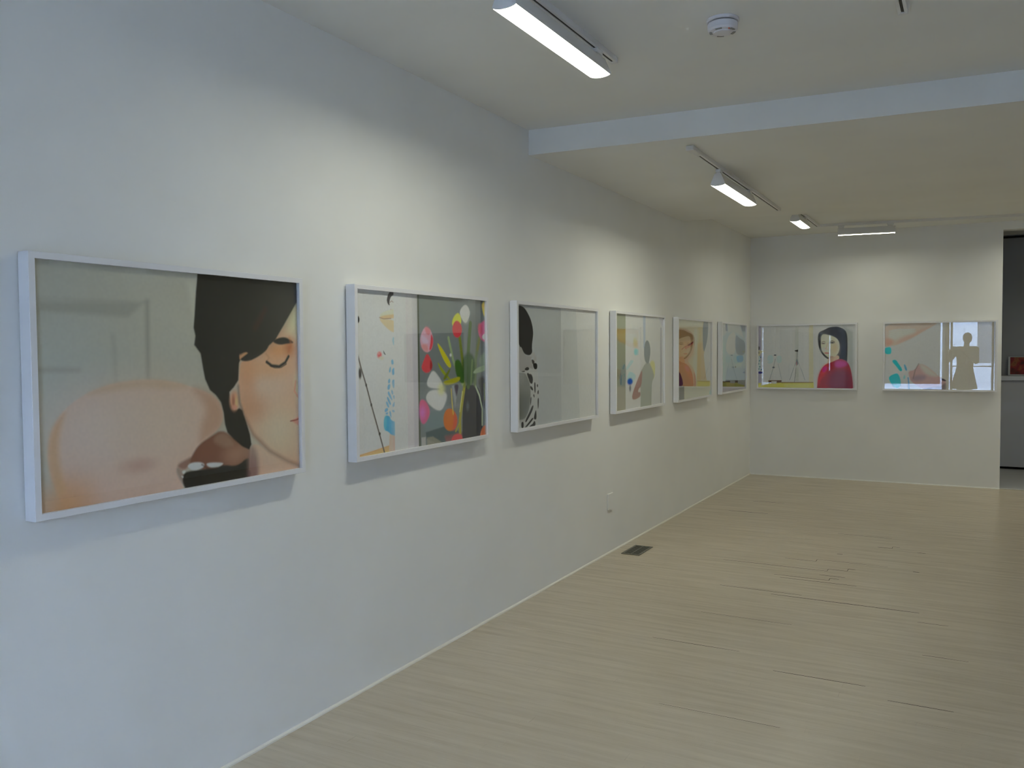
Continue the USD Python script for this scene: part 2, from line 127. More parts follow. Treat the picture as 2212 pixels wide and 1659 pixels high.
[666,346],[627,389],[623,464],[651,512]]]]},{"W":1077,"H":721,"base":[0.88,0.778,0.511],"L":[["P",[0.88,0.88,0.724],14,0.8,[[-43,739],[793,755],[794,674],[-42,656]]],["P",[0.88,0.88,0.724],24,0.7,[[515,
642],[680,645],[627,251],[572,157],[481,307]]],["P",[0.862,0.61,0.288],20,0.8,[[625,506],[814,528],[873,300],[953,150],[609,161]]],["P",[0.88,0.88,0.88],8,1.0,[[988,761],[1276,769],[1282,-38],[993,76],
[913,189],[834,398],[950,529]]],["S",[0.277,0.343,0.406],4,1.0,[[801,744],[996,744],[985,618],[950,529],[872,447],[843,425],[806,474]]],["S",[0.88,0.582,0.311],6,1.0,[[-42,636],[219,641],[365,624],[480,
594],[537,548],[520,474],[472,417],[383,373],[305,361],[349,330],[436,297],[526,248],[568,194],[581,99],[-42,124]]],["S",[0.636,0.377,0.169],16,0.9,[[-42,639],[219,641],[365,624],[480,594],[530,553],[357,
531],[186,514],[-42,504]]],["S",[0.467,0.332,0.134],8,0.6,[[444,604],[537,569],[531,485],[502,485],[480,558]]],["E",[0.88,0.61,0.357],1,0.9,[[374,433],[139,46]]],["E",[0.88,0.475,0.206],1,0.8,[[270,505],
[136,30]]],["S",[0.88,0.248,0.134],6,0.9,[[203,469],[339,484],[444,516],[489,521],[480,500],[374,474],[237,454]]],["W",[0.321,0.012,0.012],5,1.0,[[339,492],[409,505],[484,521]],16],["W",[0.697,0.078,0.012],
5,1.0,[[133,454],[211,475],[339,491]],9],["E",[0.88,0.401,0.169],1,0.7,[[170,363],[150,30]]],["S",[0.697,0.157,0.031],10,0.8,[[499,254],[568,194],[581,99],[509,101],[526,175]]],["S",[0.047,0.038,0.118],
5,1.0,[[-42,267],[54,257],[104,228],[162,171],[173,120],[-42,124]]],["P",[0.277,0.289,0.288],6,1.0,[[-42,129],[204,119],[207,-24],[-42,-10]]],["P",[0.88,0.794,0.333],8,1.0,[[646,155],[1114,139],[1114,85],
[646,104]]],["P",[0.88,0.88,0.724],6,1.0,[[212,116],[1281,73],[1283,-84],[212,-24]]],["E",[0.321,0.86,0.88],0.8,1.0,[[1115,18],[61,28]]]]},{"W":1053,"H":721,"base":[0.633,0.782,0.88],"L":[["P",[0.88,0.856,
0.88],16,0.7,[[-54,739],[169,740],[239,641],[103,592],[-52,567]]],["P",[0.261,0.323,0.52],6,1.0,[[169,734],[233,732],[262,647],[182,646]]],["P",[0.88,0.88,0.88],20,0.8,[[261,730],[772,737],[983,577],[672,
629],[427,644],[286,629]]],["S",[0.88,0.88,0.88],14,1.0,[[475,651],[610,622],[587,524],[601,407],[359,390],[172,439],[240,569]]],["S",[0.261,0.349,0.473],10,1.0,[[603,622],[774,575],[1064,539],[1066,385],
[676,382],[587,462]]],["P",[0.214,0.273,0.458],14,0.8,[[798,737],[1252,742],[1254,657],[903,651]]],["P",[0.667,0.88,0.88],24,0.7,[[-51,509],[171,533],[176,120],[-48,128]]],["S",[0.148,0.518,0.88],8,1.0,
[[638,379],[959,386],[966,306],[702,301],[646,339]]],["P",[0.736,0.88,0.88],12,0.8,[[627,302],[908,298],[856,248],[627,253]]],["P",[0.447,0.612,0.84],30,0.7,[[243,249],[1150,242],[1152,86],[199,119]]],
["E",[0.012,0.012,0.012],0.6,1.0,[[607,256],[24,9]]],["E",[0.012,0.012,0.012],0.6,1.0,[[1071,427],[27,16]]],["E",[0.012,0.028,0.126],0.8,1.0,[[1069,186],[32,25]]],["P",[0.012,0.012,0.012],5,1.0,[[-48,121],
[1263,92],[1264,10],[-47,64]]],["P",[0.012,0.012,0.012],12,0.8,[[755,100],[1152,96],[1153,18],[756,34]]],["P",[0.214,0.081,0.086],10,0.8,[[222,92],[555,85],[556,45],[222,56]]],["P",[0.568,0.518,0.62],5,
1.0,[[-47,64],[1264,14],[1266,-127],[-46,-58]]]]},{"W":1068,"H":721,"base":[0.88,0.88,0.88],"L":[["P",[0.571,0.529,0.664],4,1.0,[[-40,774],[30,772],[33,-44],[-37,-45]]],["P",[0.88,0.88,0.88],5,1.0,[[31,
728],[116,726],[119,68],[34,53]]],["P",[0.88,0.88,0.88],14,0.6,[[31,728],[84,727],[70,491],[32,491]]],["P",[0.88,0.88,0.88],10,0.6,[[69,698],[116,682],[117,527],[66,528]]],["P",[0.88,0.88,0.88],4,1.0,[[117,
756],[312,752],[315,78],[120,76]]],["P",[0.88,0.88,0.875],8,0.7,[[117,560],[263,562],[263,537],[118,534]]],["P",[0.88,0.88,0.88],16,0.6,[[199,644],[298,642],[300,401],[200,401]]],["P",[0.88,0.88,0.88],
8,0.6,[[141,711],[305,708],[305,657],[141,660]]],["P",[0.88,0.88,0.88],4,1.0,[[313,737],[418,728],[421,79],[317,78]]],["P",[0.756,0.77,0.731],6,1.0,[[416,706],[454,705],[458,79],[420,79]]],["P",[0.88,0.88,
0.88],6,1.0,[[454,676],[567,674],[571,88],[458,87]]],["P",[0.88,0.837,0.631],4,1.0,[[567,753],[613,752],[621,59],[572,59]]],["P",[0.88,0.88,0.88],12,0.6,[[313,722],[577,724],[577,688],[314,679]]],["P",
[0.88,0.88,0.88],3,1.0,[[613,760],[1114,748],[1121,-55],[627,-64]]],["P",[0.88,0.88,0.88],6,0.8,[[622,637],[644,637],[658,-13],[637,-13]]],["P",[0.571,0.614,0.599],30,0.8,[[943,703],[1050,637],[1054,85],
[986,298]]],["P",[0.88,0.88,0.88],14,0.8,[[1042,722],[1114,720],[1121,-55],[1055,-57]]],["P",[0.88,0.88,0.88],8,0.8,[[1050,135],[1077,135],[1077,43],[1051,43]]],["P",[0.88,0.837,0.19],4,1.0,[[-37,44],[115,
60],[623,65],[630,-64],[-37,-75]]],["P",[0.88,0.88,0.398],24,0.6,[[301,41],[581,44],[582,-65],[302,-69]]],["P",[0.156,0.06,0.022],4,1.0,[[115,83],[266,85],[266,57],[115,50]]],["P",[0.231,0.06,0.012],4,
0.7,[[266,64],[619,69],[619,58],[266,51]]],["P",[0.88,0.88,0.88],6,1.0,[[151,73],[209,73],[209,44],[151,43]]],["P",[0.88,0.88,0.88],6,0.9,[[32,64],[115,76],[115,39],[32,19]]],["E",[0.012,0.012,0.012],0.4,
1.0,[[1,462],[11,23]]],["S",[0.88,0.837,0.538],5,1.0,[[-11,439],[12,435],[67,431],[65,413],[27,409],[20,372],[-11,372]]],["P",[0.156,0.104,0.098],5,0.8,[[-18,421],[9,421],[9,395],[-18,395]]],["S",[0.756,
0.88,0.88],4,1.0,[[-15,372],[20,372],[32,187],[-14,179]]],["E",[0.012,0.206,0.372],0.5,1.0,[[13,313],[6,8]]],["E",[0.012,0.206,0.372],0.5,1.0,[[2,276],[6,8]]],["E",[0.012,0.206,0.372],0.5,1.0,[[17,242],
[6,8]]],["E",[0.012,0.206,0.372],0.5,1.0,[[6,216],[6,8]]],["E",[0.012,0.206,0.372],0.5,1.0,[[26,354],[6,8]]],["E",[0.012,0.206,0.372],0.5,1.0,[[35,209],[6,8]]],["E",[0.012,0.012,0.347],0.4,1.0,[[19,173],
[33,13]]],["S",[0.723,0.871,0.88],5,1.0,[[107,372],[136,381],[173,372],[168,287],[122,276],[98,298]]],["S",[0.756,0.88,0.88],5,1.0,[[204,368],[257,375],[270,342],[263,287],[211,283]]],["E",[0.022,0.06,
0.115],0.5,1.0,[[191,379],[14,7]]],["W",[0.338,0.4,0.452],3,0.9,[[195,335],[172,232],[130,91]],5],["W",[0.461,0.529,0.568],3,0.8,[[226,276],[266,99]],5],["E",[0.091,0.119,0.17],0.6,1.0,[[174,235],[14,9]]],
["S",[0.012,0.012,0.012],3,1.0,[[408,432],[440,441],[450,443],[449,413],[430,418],[414,423]]],["W",[0.122,0.17,0.21],2,1.0,[[439,414],[438,371],[436,327]],5],["S",[0.293,0.33,0.372],4,1.0,[[427,334],[444,
334],[452,283],[441,254],[427,269]]],["W",[0.293,0.352,0.398],2,0.9,[[436,320],[406,240],[358,89]],5],["W",[0.174,0.188,0.21],2,0.9,[[436,305],[427,225],[411,61]],5],["W",[0.385,0.449,0.508],2,0.9,[[444,
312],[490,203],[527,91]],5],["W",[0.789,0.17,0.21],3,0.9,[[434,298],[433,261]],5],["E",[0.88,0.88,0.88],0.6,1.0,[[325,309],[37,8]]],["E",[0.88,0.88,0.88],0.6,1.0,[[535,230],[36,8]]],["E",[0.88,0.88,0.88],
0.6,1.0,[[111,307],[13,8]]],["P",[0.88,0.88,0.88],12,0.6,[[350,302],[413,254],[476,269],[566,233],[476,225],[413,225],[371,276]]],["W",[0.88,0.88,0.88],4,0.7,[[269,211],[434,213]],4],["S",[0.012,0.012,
0.012],5,1.0,[[665,543],[668,618],[689,647],[736,665],[782,692],[836,699],[886,699],[943,674],[978,630],[986,511],[984,326],[980,284],[920,276],[892,326],[785,327],[751,345],[710,391],[678,456]]],["S",
[0.88,0.614,0.398],5,1.0,[[785,355],[892,383],[903,326],[819,287],[763,266],[775,305]]],["S",[0.88,0.88,0.697],5,1.0,[[699,514],[700,585],[715,614],[745,617],[837,592],[891,547],[905,483],[895,412],[865,
369],[832,346],[798,337],[759,366],[720,409],[701,463]]],["S",[0.012,0.012,0.012],6,1.0,[[715,615],[783,627],[844,598],[898,540],[908,440],[917,582],[850,655],[749,656]]],["E",[0.88,0.88,0.766],1,0.8,[[736,
571],[30,32]]],["E",[0.88,0.644,0.347],1,0.7,[[851,448],[40,71]]],["E",[0.88,0.88,0.88],1,0.7,[[736,441],[29,25]]],["W",[0.192,0.06,0.022],4,1.0,[[709,524],[729,533],[746,526]],5],["W",[0.062,0.012,0.012],
4,1.0,[[797,534],[820,541],[847,526]],6],["E",[0.156,0.074,0.082],0.7,1.0,[[726,510],[19,6]]],["E",[0.012,0.012,0.012],0.7,1.0,[[819,518],[25,9]]],["E",[0.88,0.88,0.88],0.8,0.7,[[808,514],[5,3]]],["W",
[0.88,0.376,0.21],5,0.7,[[771,513],[762,463],[747,449],[774,443]],5],["S",[0.88,0.376,0.347],4,1.0,[[735,404],[762,411],[792,401],[778,390],[750,390]]],["W",[0.487,0.034,0.022],2,0.9,[[737,402],[764,400],
[792,401]],3],["E",[0.66,0.206,0.082],1,0.7,[[818,354],[24,11]]],["S",[0.542,0.012,0.036],5,1.0,[[654,-63],[661,16],[672,132],[705,219],[748,271],[812,294],[892,333],[933,330],[979,305],[1014,252],[1040,
121],[1052,-57]]],["S",[0.88,0.012,0.022],24,0.9,[[670,125],[705,219],[748,271],[785,276],[772,183],[691,82],[671,9]]],["S",[0.88,0.021,0.508],14,0.7,[[711,219],[751,258],[779,226],[732,168]]],["S",[0.293,
0.012,0.066],40,0.8,[[786,183],[987,227],[1034,121],[1048,-57],[774,-61]]],["S",[0.88,0.06,0.508],24,0.7,[[852,319],[979,305],[986,255],[853,226]]]]},{"W":1067,"H":721,"base":[0.88,0.88,0.88],"L":[["P",
[0.877,0.814,0.705],40,0.8,[[594,726],[1125,714],[1135,-57],[563,-68]]],["S",[0.88,0.72,0.611],6,1.0,[[-28,749],[532,727],[487,692],[372,627],[279,566],[176,516],[90,475],[-25,455]]],["S",[0.877,0.604,
0.495],20,0.8,[[185,578],[486,702],[372,627],[279,566],[176,516],[100,485]]],["S",[0.88,0.88,0.806],26,0.9,[[36,643],[136,660],[299,659],[307,613],[184,583],[104,537],[32,523]]],["W",[0.88,0.88,0.88],7,
0.8,[[41,638],[136,656],[212,652],[297,657]],9],["S",[0.877,0.448,0.319],24,0.7,[[3,570],[90,548],[71,485],[4,470]]],["S",[0.88,0.88,0.88],5,1.0,[[-25,455],[64,480],[90,475],[139,422],[177,344],[202,271],
[236,203],[256,89],[257,-47],[-20,-52]]],["S",[0.88,0.88,0.877],8,1.0,[[105,464],[148,453],[234,380],[338,297],[254,271],[216,255],[187,323],[139,422]]],["S",[0.88,0.88,0.88],14,1.0,[[240,265],[291,289],
[343,284],[329,240],[301,203],[274,151],[245,167]]],["S",[0.843,0.549,0.523],8,1.0,[[236,198],[301,208],[343,281],[403,266],[478,204],[552,128],[608,92],[608,41],[541,-42],[378,-3],[265,83],[246,141]]],
["S",[0.88,0.879,0.772],24,0.8,[[343,281],[394,266],[478,204],[543,133],[423,152],[367,214]]],["S",[0.538,0.378,0.468],24,0.8,[[283,151],[414,157],[401,100],[265,83]]],["W",[0.363,0.235,0.194],8,0.8,[[340,
279],[306,209],[288,120]],8],["S",[0.072,0.04,0.047],6,1.0,[[552,125],[585,118],[612,97],[599,90],[567,97]]],["S",[0.319,0.254,0.233],14,0.8,[[397,18],[554,30],[608,87],[609,-41],[425,-44]]],["S",[0.1,
0.077,0.106],10,0.7,[[378,12],[480,19],[467,-2],[388,-14]]],["S",[0.012,0.782,0.88],4,1.0,[[-1,449],[18,460],[64,465],[67,391],[38,383],[0,389]]],["S",[0.012,0.782,0.88],4,1.0,[[65,312],[111,328],[140,
281],[183,213],[160,187],[116,250]]],["S",[0.012,0.782,0.88],4,1.0,[[36,134],[112,176],[141,166],[166,88],[161,25],[128,9],[90,24],[56,76]]],["S",[0.182,0.604,0.88],4,1.0,[[190,265],[204,278],[231,208],
[210,198]]],["S",[0.237,0.88,0.88],6,0.8,[[187,114],[198,161],[210,140],[203,109]]],["W",[0.147,0.497,0.88],4,1.0,[[236,125],[244,57],[247,-16]],11]]}]}''')

# ------------------------------------------------------------------ helpers
def mat(name, nodes, links=(), surface='p.BSDF'):
    return usdkit.material(stage, '/World/Looks/' + name, nodes, links, surface)

def plain(name, col, rough=0.5, **kw):
    return mat(name, {'p': ('principled_bsdf', {'base_color': col, 'roughness': rough, **kw})})

USED = {}
def numbered(parent, name):
    k = (parent, name); n = USED.get(k, -1) + 1; USED[k] = n
    return f'{parent}/{name}' + (f'_{n:03d}' if n else '')

def obj(name, mesh, m, parent=None, smooth=False, **data):
    path = numbered(str(parent.GetPath()) if parent else '/World', name)
    g = usdkit.mesh(stage, path, mesh, m, smooth)
    for k, v in data.items(): g.GetPrim().SetCustomDataByKey(k, v)
    return g.GetPrim()

def thing(name, label=None, category=None, loc=(0, 0, 0), rotz=0.0, group=None, kind=None, rot=None):
    x = UsdGeom.Xform.Define(stage, numbered('/World', name))
    x.AddTranslateOp().Set(tuple(map(float, loc)))
    if rot is not None: x.AddRotateXYZOp().Set(rot)
    elif rotz: x.AddRotateZOp().Set(float(rotz))
    o = x.GetPrim()
    for k, v in (('label', label), ('category', category), ('group', group), ('kind', kind)):
        if v: o.SetCustomDataByKey(k, v)
    return o

def struct(name, mesh, m, parent=None, **data):
    return obj(name, mesh, m, parent, kind='structure', **data) if parent is None else obj(name, mesh, m, parent, **data)

def hull(pts): return m3.Manifold.hull_points(np.asarray(pts, float))

def bx(x0, x1, y0, y1, z0, z1, c=0.0):
    """A box, its edges chamfered by c."""
    if c <= 0:
        b = trimesh.creation.box((x1 - x0, y1 - y0, z1 - z0)); b.apply_translation(((x0 + x1) / 2, (y0 + y1) / 2, (z0 + z1) / 2)); return b
    p = []
    for x, sx in ((x0, 1), (x1, -1)):
        for y, sy in ((y0, 1), (y1, -1)):
            for z, sz in ((z0, 1), (z1, -1)):
                p += [(x, y + sy * c, z + sz * c), (x + sx * c, y, z + sz * c), (x + sx * c, y + sy * c, z)]
    return tri(hull(p))

def tri(m):
    if isinstance(m, trimesh.Trimesh): return m
    q = m.to_mesh(); return trimesh.Trimesh(np.array(q.vert_properties[:, :3]), np.array(q.tri_verts), process=False)

def cat(*ms): return trimesh.util.concatenate([tri(m) for m in ms])

def prism(poly, length, axis='y', at=0.0):
    """A 2-D outline extruded. axis y: outline in (x, z); axis x: outline in (y, z); axis z: outline in (x, y)."""
    e = trimesh.creation.extrude_polygon(sg.Polygon(poly) if not isinstance(poly, sg.Polygon) else poly, length)
    v = np.array(e.vertices)
    if axis == 'y': v = np.stack([v[:, 0], v[:, 2] + at, v[:, 1]], 1); f = e.faces[:, ::-1]
    elif axis == 'x': v = np.stack([v[:, 2] + at, v[:, 0], v[:, 1]], 1); f = e.faces
    else: v = v + [0, 0, at]; f = e.faces
    return trimesh.Trimesh(v, f, process=False)

def lathe(profile, n=48): return trimesh.creation.revolve(np.array(profile, float), sections=n)

def cyl(r, a, b, n=20):
    return trimesh.creation.cylinder(radius=r, segment=(a, b), sections=n)

def skewed(mesh, y0, k, x0=0.0):
    """Shears y along x: things that run a little out of square."""
    m = mesh.copy(); v = np.array(m.vertices); v[:, 1] += k * (v[:, 0] - x0); m.vertices = v; return m

# ------------------------------------------------------------------ materials
def paint(name, col, rough, bump=0.0006, scale=160, var=0.02):
    lo, hi = [c * (1 - var) for c in col], [c * (1 + var) for c in col]
    return mat(name, {'g': ('geometry', {}), 'n': ('noise_texture', {'scale': 2.2, 'detail': 4}), 'r': ('rgb_ramp', {'ramp': [(0.3, lo), (0.7, hi)]}),
                      'n2': ('noise_texture', {'scale': scale, 'detail': 3}), 'b': ('bump', {'strength': 0.25, 'distance': bump}),
                      'p': ('principled_bsdf', {'roughness': rough, 'specular_ior_level': 0.3})},
               [('g.position', 'n.vector'), ('n.fac', 'r.fac'), ('r.color', 'p.base_color'), ('g.position', 'n2.vector'), ('n2.fac', 'b.height'), ('b.normal', 'p.normal')])
WALL = paint('wall_paint', (0.86, 0.86, 0.825), 0.62)
CEIL = paint('ceiling_paint', (0.84, 0.84, 0.80), 0.75)
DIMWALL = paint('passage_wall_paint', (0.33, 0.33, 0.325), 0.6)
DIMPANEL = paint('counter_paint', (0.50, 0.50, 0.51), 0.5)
TRIM = plain('cream_trim_paint', (0.82, 0.79, 0.70), 0.45)
FRAME = plain('white_frame_lacquer', (0.84, 0.84, 0.85), 0.38)
BACKER = plain('grey_backing_board', (0.30, 0.28, 0.26), 0.8)
FIXTURE = plain('white_fixture_enamel', (0.78, 0.78, 0.77), 0.35)
TROUGH = plain('white_reflector', (0.90, 0.90, 0.88), 0.4)
SLOT = plain('dark_track_groove', (0.045, 0.043, 0.035), 0.6)
CHROME = plain('bright_steel', (0.75, 0.75, 0.74), 0.25, metallic=1.0)
PLASTIC = plain('white_plastic', (0.78, 0.77, 0.80), 0.4)
GREYPL = plain('grey_plastic', (0.30, 0.30, 0.29), 0.5)
REDPL = plain('red_indicator', (0.60, 0.10, 0.06), 0.4)
BRONZE = plain('bronze_register_metal', (0.17, 0.165, 0.13), 0.45, metallic=0.35)
BLACK = plain('black_void', (0.012, 0.012, 0.012), 0.9)
DIRT = plain('dark_crack_dirt', (0.07, 0.055, 0.045), 0.9)
ALU = plain('grey_aluminium', (0.34, 0.34, 0.36), 0.4, metallic=0.6)
BLIND = mat('white_blind_cloth', {'d': ('diffuse_bsdf', {'color': (0.70, 0.70, 0.68)}), 't': ('translucent_bsdf', {'color': (0.30, 0.31, 0.30)}), 'm': ('mix_closure', {'fac': 0.3})},
            [('d.BSDF', 'm.closure1'), ('t.BSDF', 'm.closure2')], 'm.closure')
SILL = plain('white_sill_paint', (0.85, 0.85, 0.86), 0.35)
GLOW2 = mat('lit_short_lamp_lens', {'e': ('emission', {'color': TUBE_COLOUR, 'strength': TUBE * 0.43})}, (), 'e.emission')
GLOW = mat('lit_lamp_lens', {'e': ('emission', {'color': TUBE_COLOUR, 'strength': TUBE})}, (), 'e.emission')

def glass(name, f0):
    """A clear pane: transparent, with the mirror share growing towards grazing (Schlick)."""
    return mat(name, {'g': ('geometry', {}), 'd': ('vector_math', {'math_type': 'dot_product'}), 'a': ('math', {'math_type': 'absolute'}), 'i': ('math', {'math_type': 'subtract', 'value1': 1.0}),
                      'w': ('math', {'math_type': 'power', 'value2': 5.0}), 's': ('math', {'math_type': 'multiply_add', 'value2': 1 - f0, 'value3': f0, 'use_clamp': True}),
                      't': ('transparent_bsdf', {'color': (0.985, 0.99, 0.985)}), 'm': ('glossy_bsdf', {'color': (1, 1, 1), 'roughness': 0.0}), 'x': ('mix_closure', {})},
               [('g.normal', 'd.vector1'), ('g.incoming', 'd.vector2'), ('d.value', 'a.value1'), ('a.value', 'i.value2'), ('i.value', 'w.value1'), ('w.value', 's.value1'),
                ('s.value', 'x.fac'), ('t.BSDF', 'x.closure1'), ('m.BSDF', 'x.closure2')], 'x.closure')
GLASS = glass('picture_glass', 0.040)
PANE = glass('window_glass', 0.040)
INK = mat('photographic_print', {'a': ('attribute', {'attribute': 'ink'}), 'p': ('principled_bsdf', {'roughness': 0.55, 'specular_ior_level': 0.25})}, [('a.color', 'p.base_color')])

FLOOR = mat('painted_floor_boards', {
    'g': ('geometry', {}), 'o': ('object_info', {}), 'm': ('mapping', {'scale': (1.2, 16.0, 1.0)}), 'n': ('noise_texture', {'scale': 1.6, 'detail': 5, 'roughness': 0.6}),
    'n3': ('noise_texture', {'scale': 0.8, 'detail': 3}),
    'r': ('rgb_ramp', {'ramp': [(0.25, (0.530, 0.460, 0.352)), (0.75, (0.555, 0.484, 0.372))]}),
    'r3': ('rgb_ramp', {'ramp': [(0.35, (0.95, 0.945, 0.93)), (0.65, (1.03, 1.03, 1.03))]}),
    'x3': ('mix', {'mix_type': 'multiply', 'fac': 1.0}),
    'k': ('map_range', {'from_min': 0, 'from_max': 1, 'to_min': 0.99, 'to_max': 1.01}), 'c': ('combine_color', {}), 'x': ('mix', {'mix_type': 'multiply', 'fac': 1.0}),
    'kr': ('map_range', {'from_min': 0.3, 'from_max': 0.7, 'to_min': 0.24, 'to_max': 0.36}),
    'b': ('bump', {'strength': 0.12, 'distance': 0.002}), 'p': ('principled_bsdf', {'specular_ior_level': 0.5})},
    [('g.position', 'm.vector'), ('m.vector', 'n.vector'), ('n.fac', 'r.fac'), ('g.position', 'n3.vector'), ('n3.fac', 'r3.fac'), ('r.color', 'x3.color1'), ('r3.color', 'x3.color2'),
     ('o.random', 'k.value'), ('k.result', 'c.r'), ('k.result', 'c.g'), ('k.result', 'c.b'),
     ('x3.color', 'x.color1'), ('c.color', 'x.color2'), ('x.color', 'p.base_color'), ('n.fac', 'kr.value'), ('kr.result', 'p.roughness'), ('n.fac', 'b.height'), ('b.normal', 'p.normal')])
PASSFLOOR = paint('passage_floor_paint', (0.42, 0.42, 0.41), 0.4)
STREET = paint('street_paving', (0.27, 0.27, 0.27), 0.8, 0.004, 30, 0.15)
FACADE = paint('pale_facade_render', (0.36, 0.36, 0.35), 0.8)

# ------------------------------------------------------------------ the room
YB, BK = 10.2520, 0.0186             # back wall at the left corner, and how far it runs out of square
RX, YF = 6.0, -2.0                # right wall, shop front
ZC, ZD = 2.816, 2.669             # ceiling, dropped ceiling
WT = 0.14                         # wall thickness
XO, XO2, ZO = 2.60, 3.95, 2.729   # opening in the back wall
struct('wall_left', bx(-WT, 0, YF - WT, YB + WT, -0.1, ZC + 0.1), WALL)
bw = cat(bx(0, XO, YB, YB + WT, -0.1, ZC + 0.1), bx(XO, XO2, YB, YB + WT, ZO, ZC + 0.1), bx(XO2, RX, YB, YB + WT, -0.1, ZC + 0.1))
def sk(m, k=BK): return skewed(m, 0, k)
struct('wall_back', sk(bw), WALL)
struct('wall_right', bx(RX, RX + WT, YF - WT, YB + WT + 0.1, -0.1, ZC + 0.1), WALL)
struct('ceiling', bx(0, RX, YF, YB + 0.05 + BK * RX, ZC, ZC + 0.1), CEIL)
YS, KS, YT, KT = 4.547, 0.0787, 7.565, 0.17
dropped = trimesh.Trimesh(*[np.array(a) for a in ([(0, YS, ZD), (RX, YS + KS * RX, ZD), (RX, YT + KT * RX, ZD), (0, YT, ZD), (0, YS, ZC + .01), (RX, YS + KS * RX, ZC + .01), (RX, YT + KT * RX, ZC + .01), (0, YT, ZC + .01)],
    [(0, 2, 1), (0, 3, 2), (4, 5, 6), (4, 6, 7), (0, 1, 5), (0, 5, 4), (3, 7, 6), (3, 6, 2), (0, 4, 7), (0, 7, 3), (1, 2, 6), (1, 6, 5)])], process=False)
struct('ceiling', dropped, CEIL, label='dropped flat ceiling panel with a bluish front edge crossing the room')
# thin cream bead where wall meets floor
struct('baseboard_left', prism([(0, 0), (0.010, 0), (0.009, 0.006), (0.004, 0.011), (0, 0.012)], YB - YF, 'y', YF), TRIM)
struct('baseboard_back', sk(prism([(YB, 0), (YB, 0.010), (YB - 0.004, 0.009), (YB - 0.007, 0)], XO, 'x', 0)), WALL)

# floor: painted strip boards running across the room
YE = YB + 0.15
fl = thing('floor', kind='structure')
obj('subfloor', bx(0, RX, YF, YE, -0.10, -0.012), BLACK, fl)
PITCH_ = 0.060
Y0 = 5.262 - 0.06 * 200
cand, rest = [], []
cracks = {}                       # row edge index -> list of (x0, x1, width)
def row_of(y): return int(round((y - Y0) / PITCH_))
for y, xa, xb, w in ((5.262, 1.28, 2.10, .0075), (5.322, 0.95, 1.45, .003), (5.955, 0.80, 1.50, .0055), (6.04, 1.50, 1.62, .006), (6.10, 1.62, 1.665, .005), (5.742, 1.20, 1.545, .006), (5.80, 1.545, 1.60, .004), (5.86, 1.47, 1.63, .004),
                     (5.66, 1.25, 1.72, .0045), (6.22, 1.18, 1.39, .0045), (6.28, 1.39, 1.85, .004), (6.86, 1.73, 1.83, .008), (6.92, 1.83, 1.88, .006), (7.84, 0.36, 0.72, .011), (8.44, 0.45, 0.75, .009), (6.52, 1.49, 1.53, .009), (6.22, 2.01, 2.05, .009),
                     (4.02, 1.55, 1.95, .003), (4.56, 2.15, 2.35, .0035), (3.90, 2.05, 2.30, .003), (5.08, 2.10, 2.25, .003), (4.20, 0.9, 1.35, .0025), (6.80, 2.0, 2.06, .006), (4.74, 1.0, 1.5, .0018), (3.42, 1.2, 1.7, .0015), (7.22, 1.4, 1.8, .004)):
    cracks.setdefault(row_of(y), []).append((xa, xb, w))
yk = Y0 + math.ceil((YF - Y0) / PITCH_) * PITCH_ - PITCH_
step_joints = {row_of(5.955): [1.50], row_of(5.742): [1.545], row_of(6.22): [1.39], row_of(6.86): [1.83], row_of(6.04): [1.62]}
while yk < YE:
    ya, yb = max(yk, YF), min(yk + PITCH_, YE)
    r = int(round((yk - Y0) / PITCH_))
    xs = [0.0]; nxt = random.uniform(0.2, 1.6)
    js = step_joints.get(r, [])
    while nxt < RX - 0.25: xs.append(nxt); nxt += random.uniform(0.8, 1.9)
    for j in js:
        xs = [x for x in xs if abs(x - j) > 0.35] + [j]
    xs = sorted(xs) + [RX]
    for xa, xb in zip(xs[:-1], xs[1:]):
        g, c, t = 0.00008, 0.0003, random.gauss(0, 0.00006)
        tx = random.gauss(0, 0.0015); ty = random.gauss(0, 0.002)     # each board lies a little out of true
        def zt(x, y): return t + tx * 0.15 * (x - (xa + xb) / 2) + ty * (y - (ya + yb) / 2)
        x0, x1, y0, y1 = xa + g, xb - g, ya + g, yb - g
        top = [(x, y, zt(x, y)) for x, y in ((x0 + c, y0 + c), (x1 - c, y0 + c), (x1 - c, y1 - c), (x0 + c, y1 - c))]
        mid = [(x, y, zt(x, y) - c) for x, y in ((x0, y0), (x1, y0), (x1, y1), (x0, y1))]
        low = [(x, y, -0.012) for x, y in ((x0, y0), (x1, y0), (x1, y1), (x0, y1))]
        v = np.array(low + mid + top); f = [(8, 9, 10), (8, 10, 11)]
        for a in (0, 4):
            for i in range(4): j = (i + 1) % 4; f += [(a + i, a + j, a + 4 + j), (a + i, a + 4 + j, a + 4 + i)]
        pl = trimesh.Trimesh(v, np.array(f), process=False)
        ctr = np.array([(max(xa, 0) + min(xb, 2.9)) / 2, (ya + yb) / 2])
        seen = ya > 2.05 and xa < CX + 0.045 * yb and xb > CX - (yb) * 1.28
        (cand if seen else rest).append((ctr[1] + 0.25 * abs(ctr[0] - 1.6), pl))
    yk += PITCH_
cand.sort(key=lambda a: a[0])
for _, pl in cand[:300]: obj('plank', pl, FLOOR, fl)
obj('planks', cat(*[p for _, p in cand[300:] + rest]), FLOOR, fl, kind='stuff', label='painted boards of the far and hidden floor')
cr = []
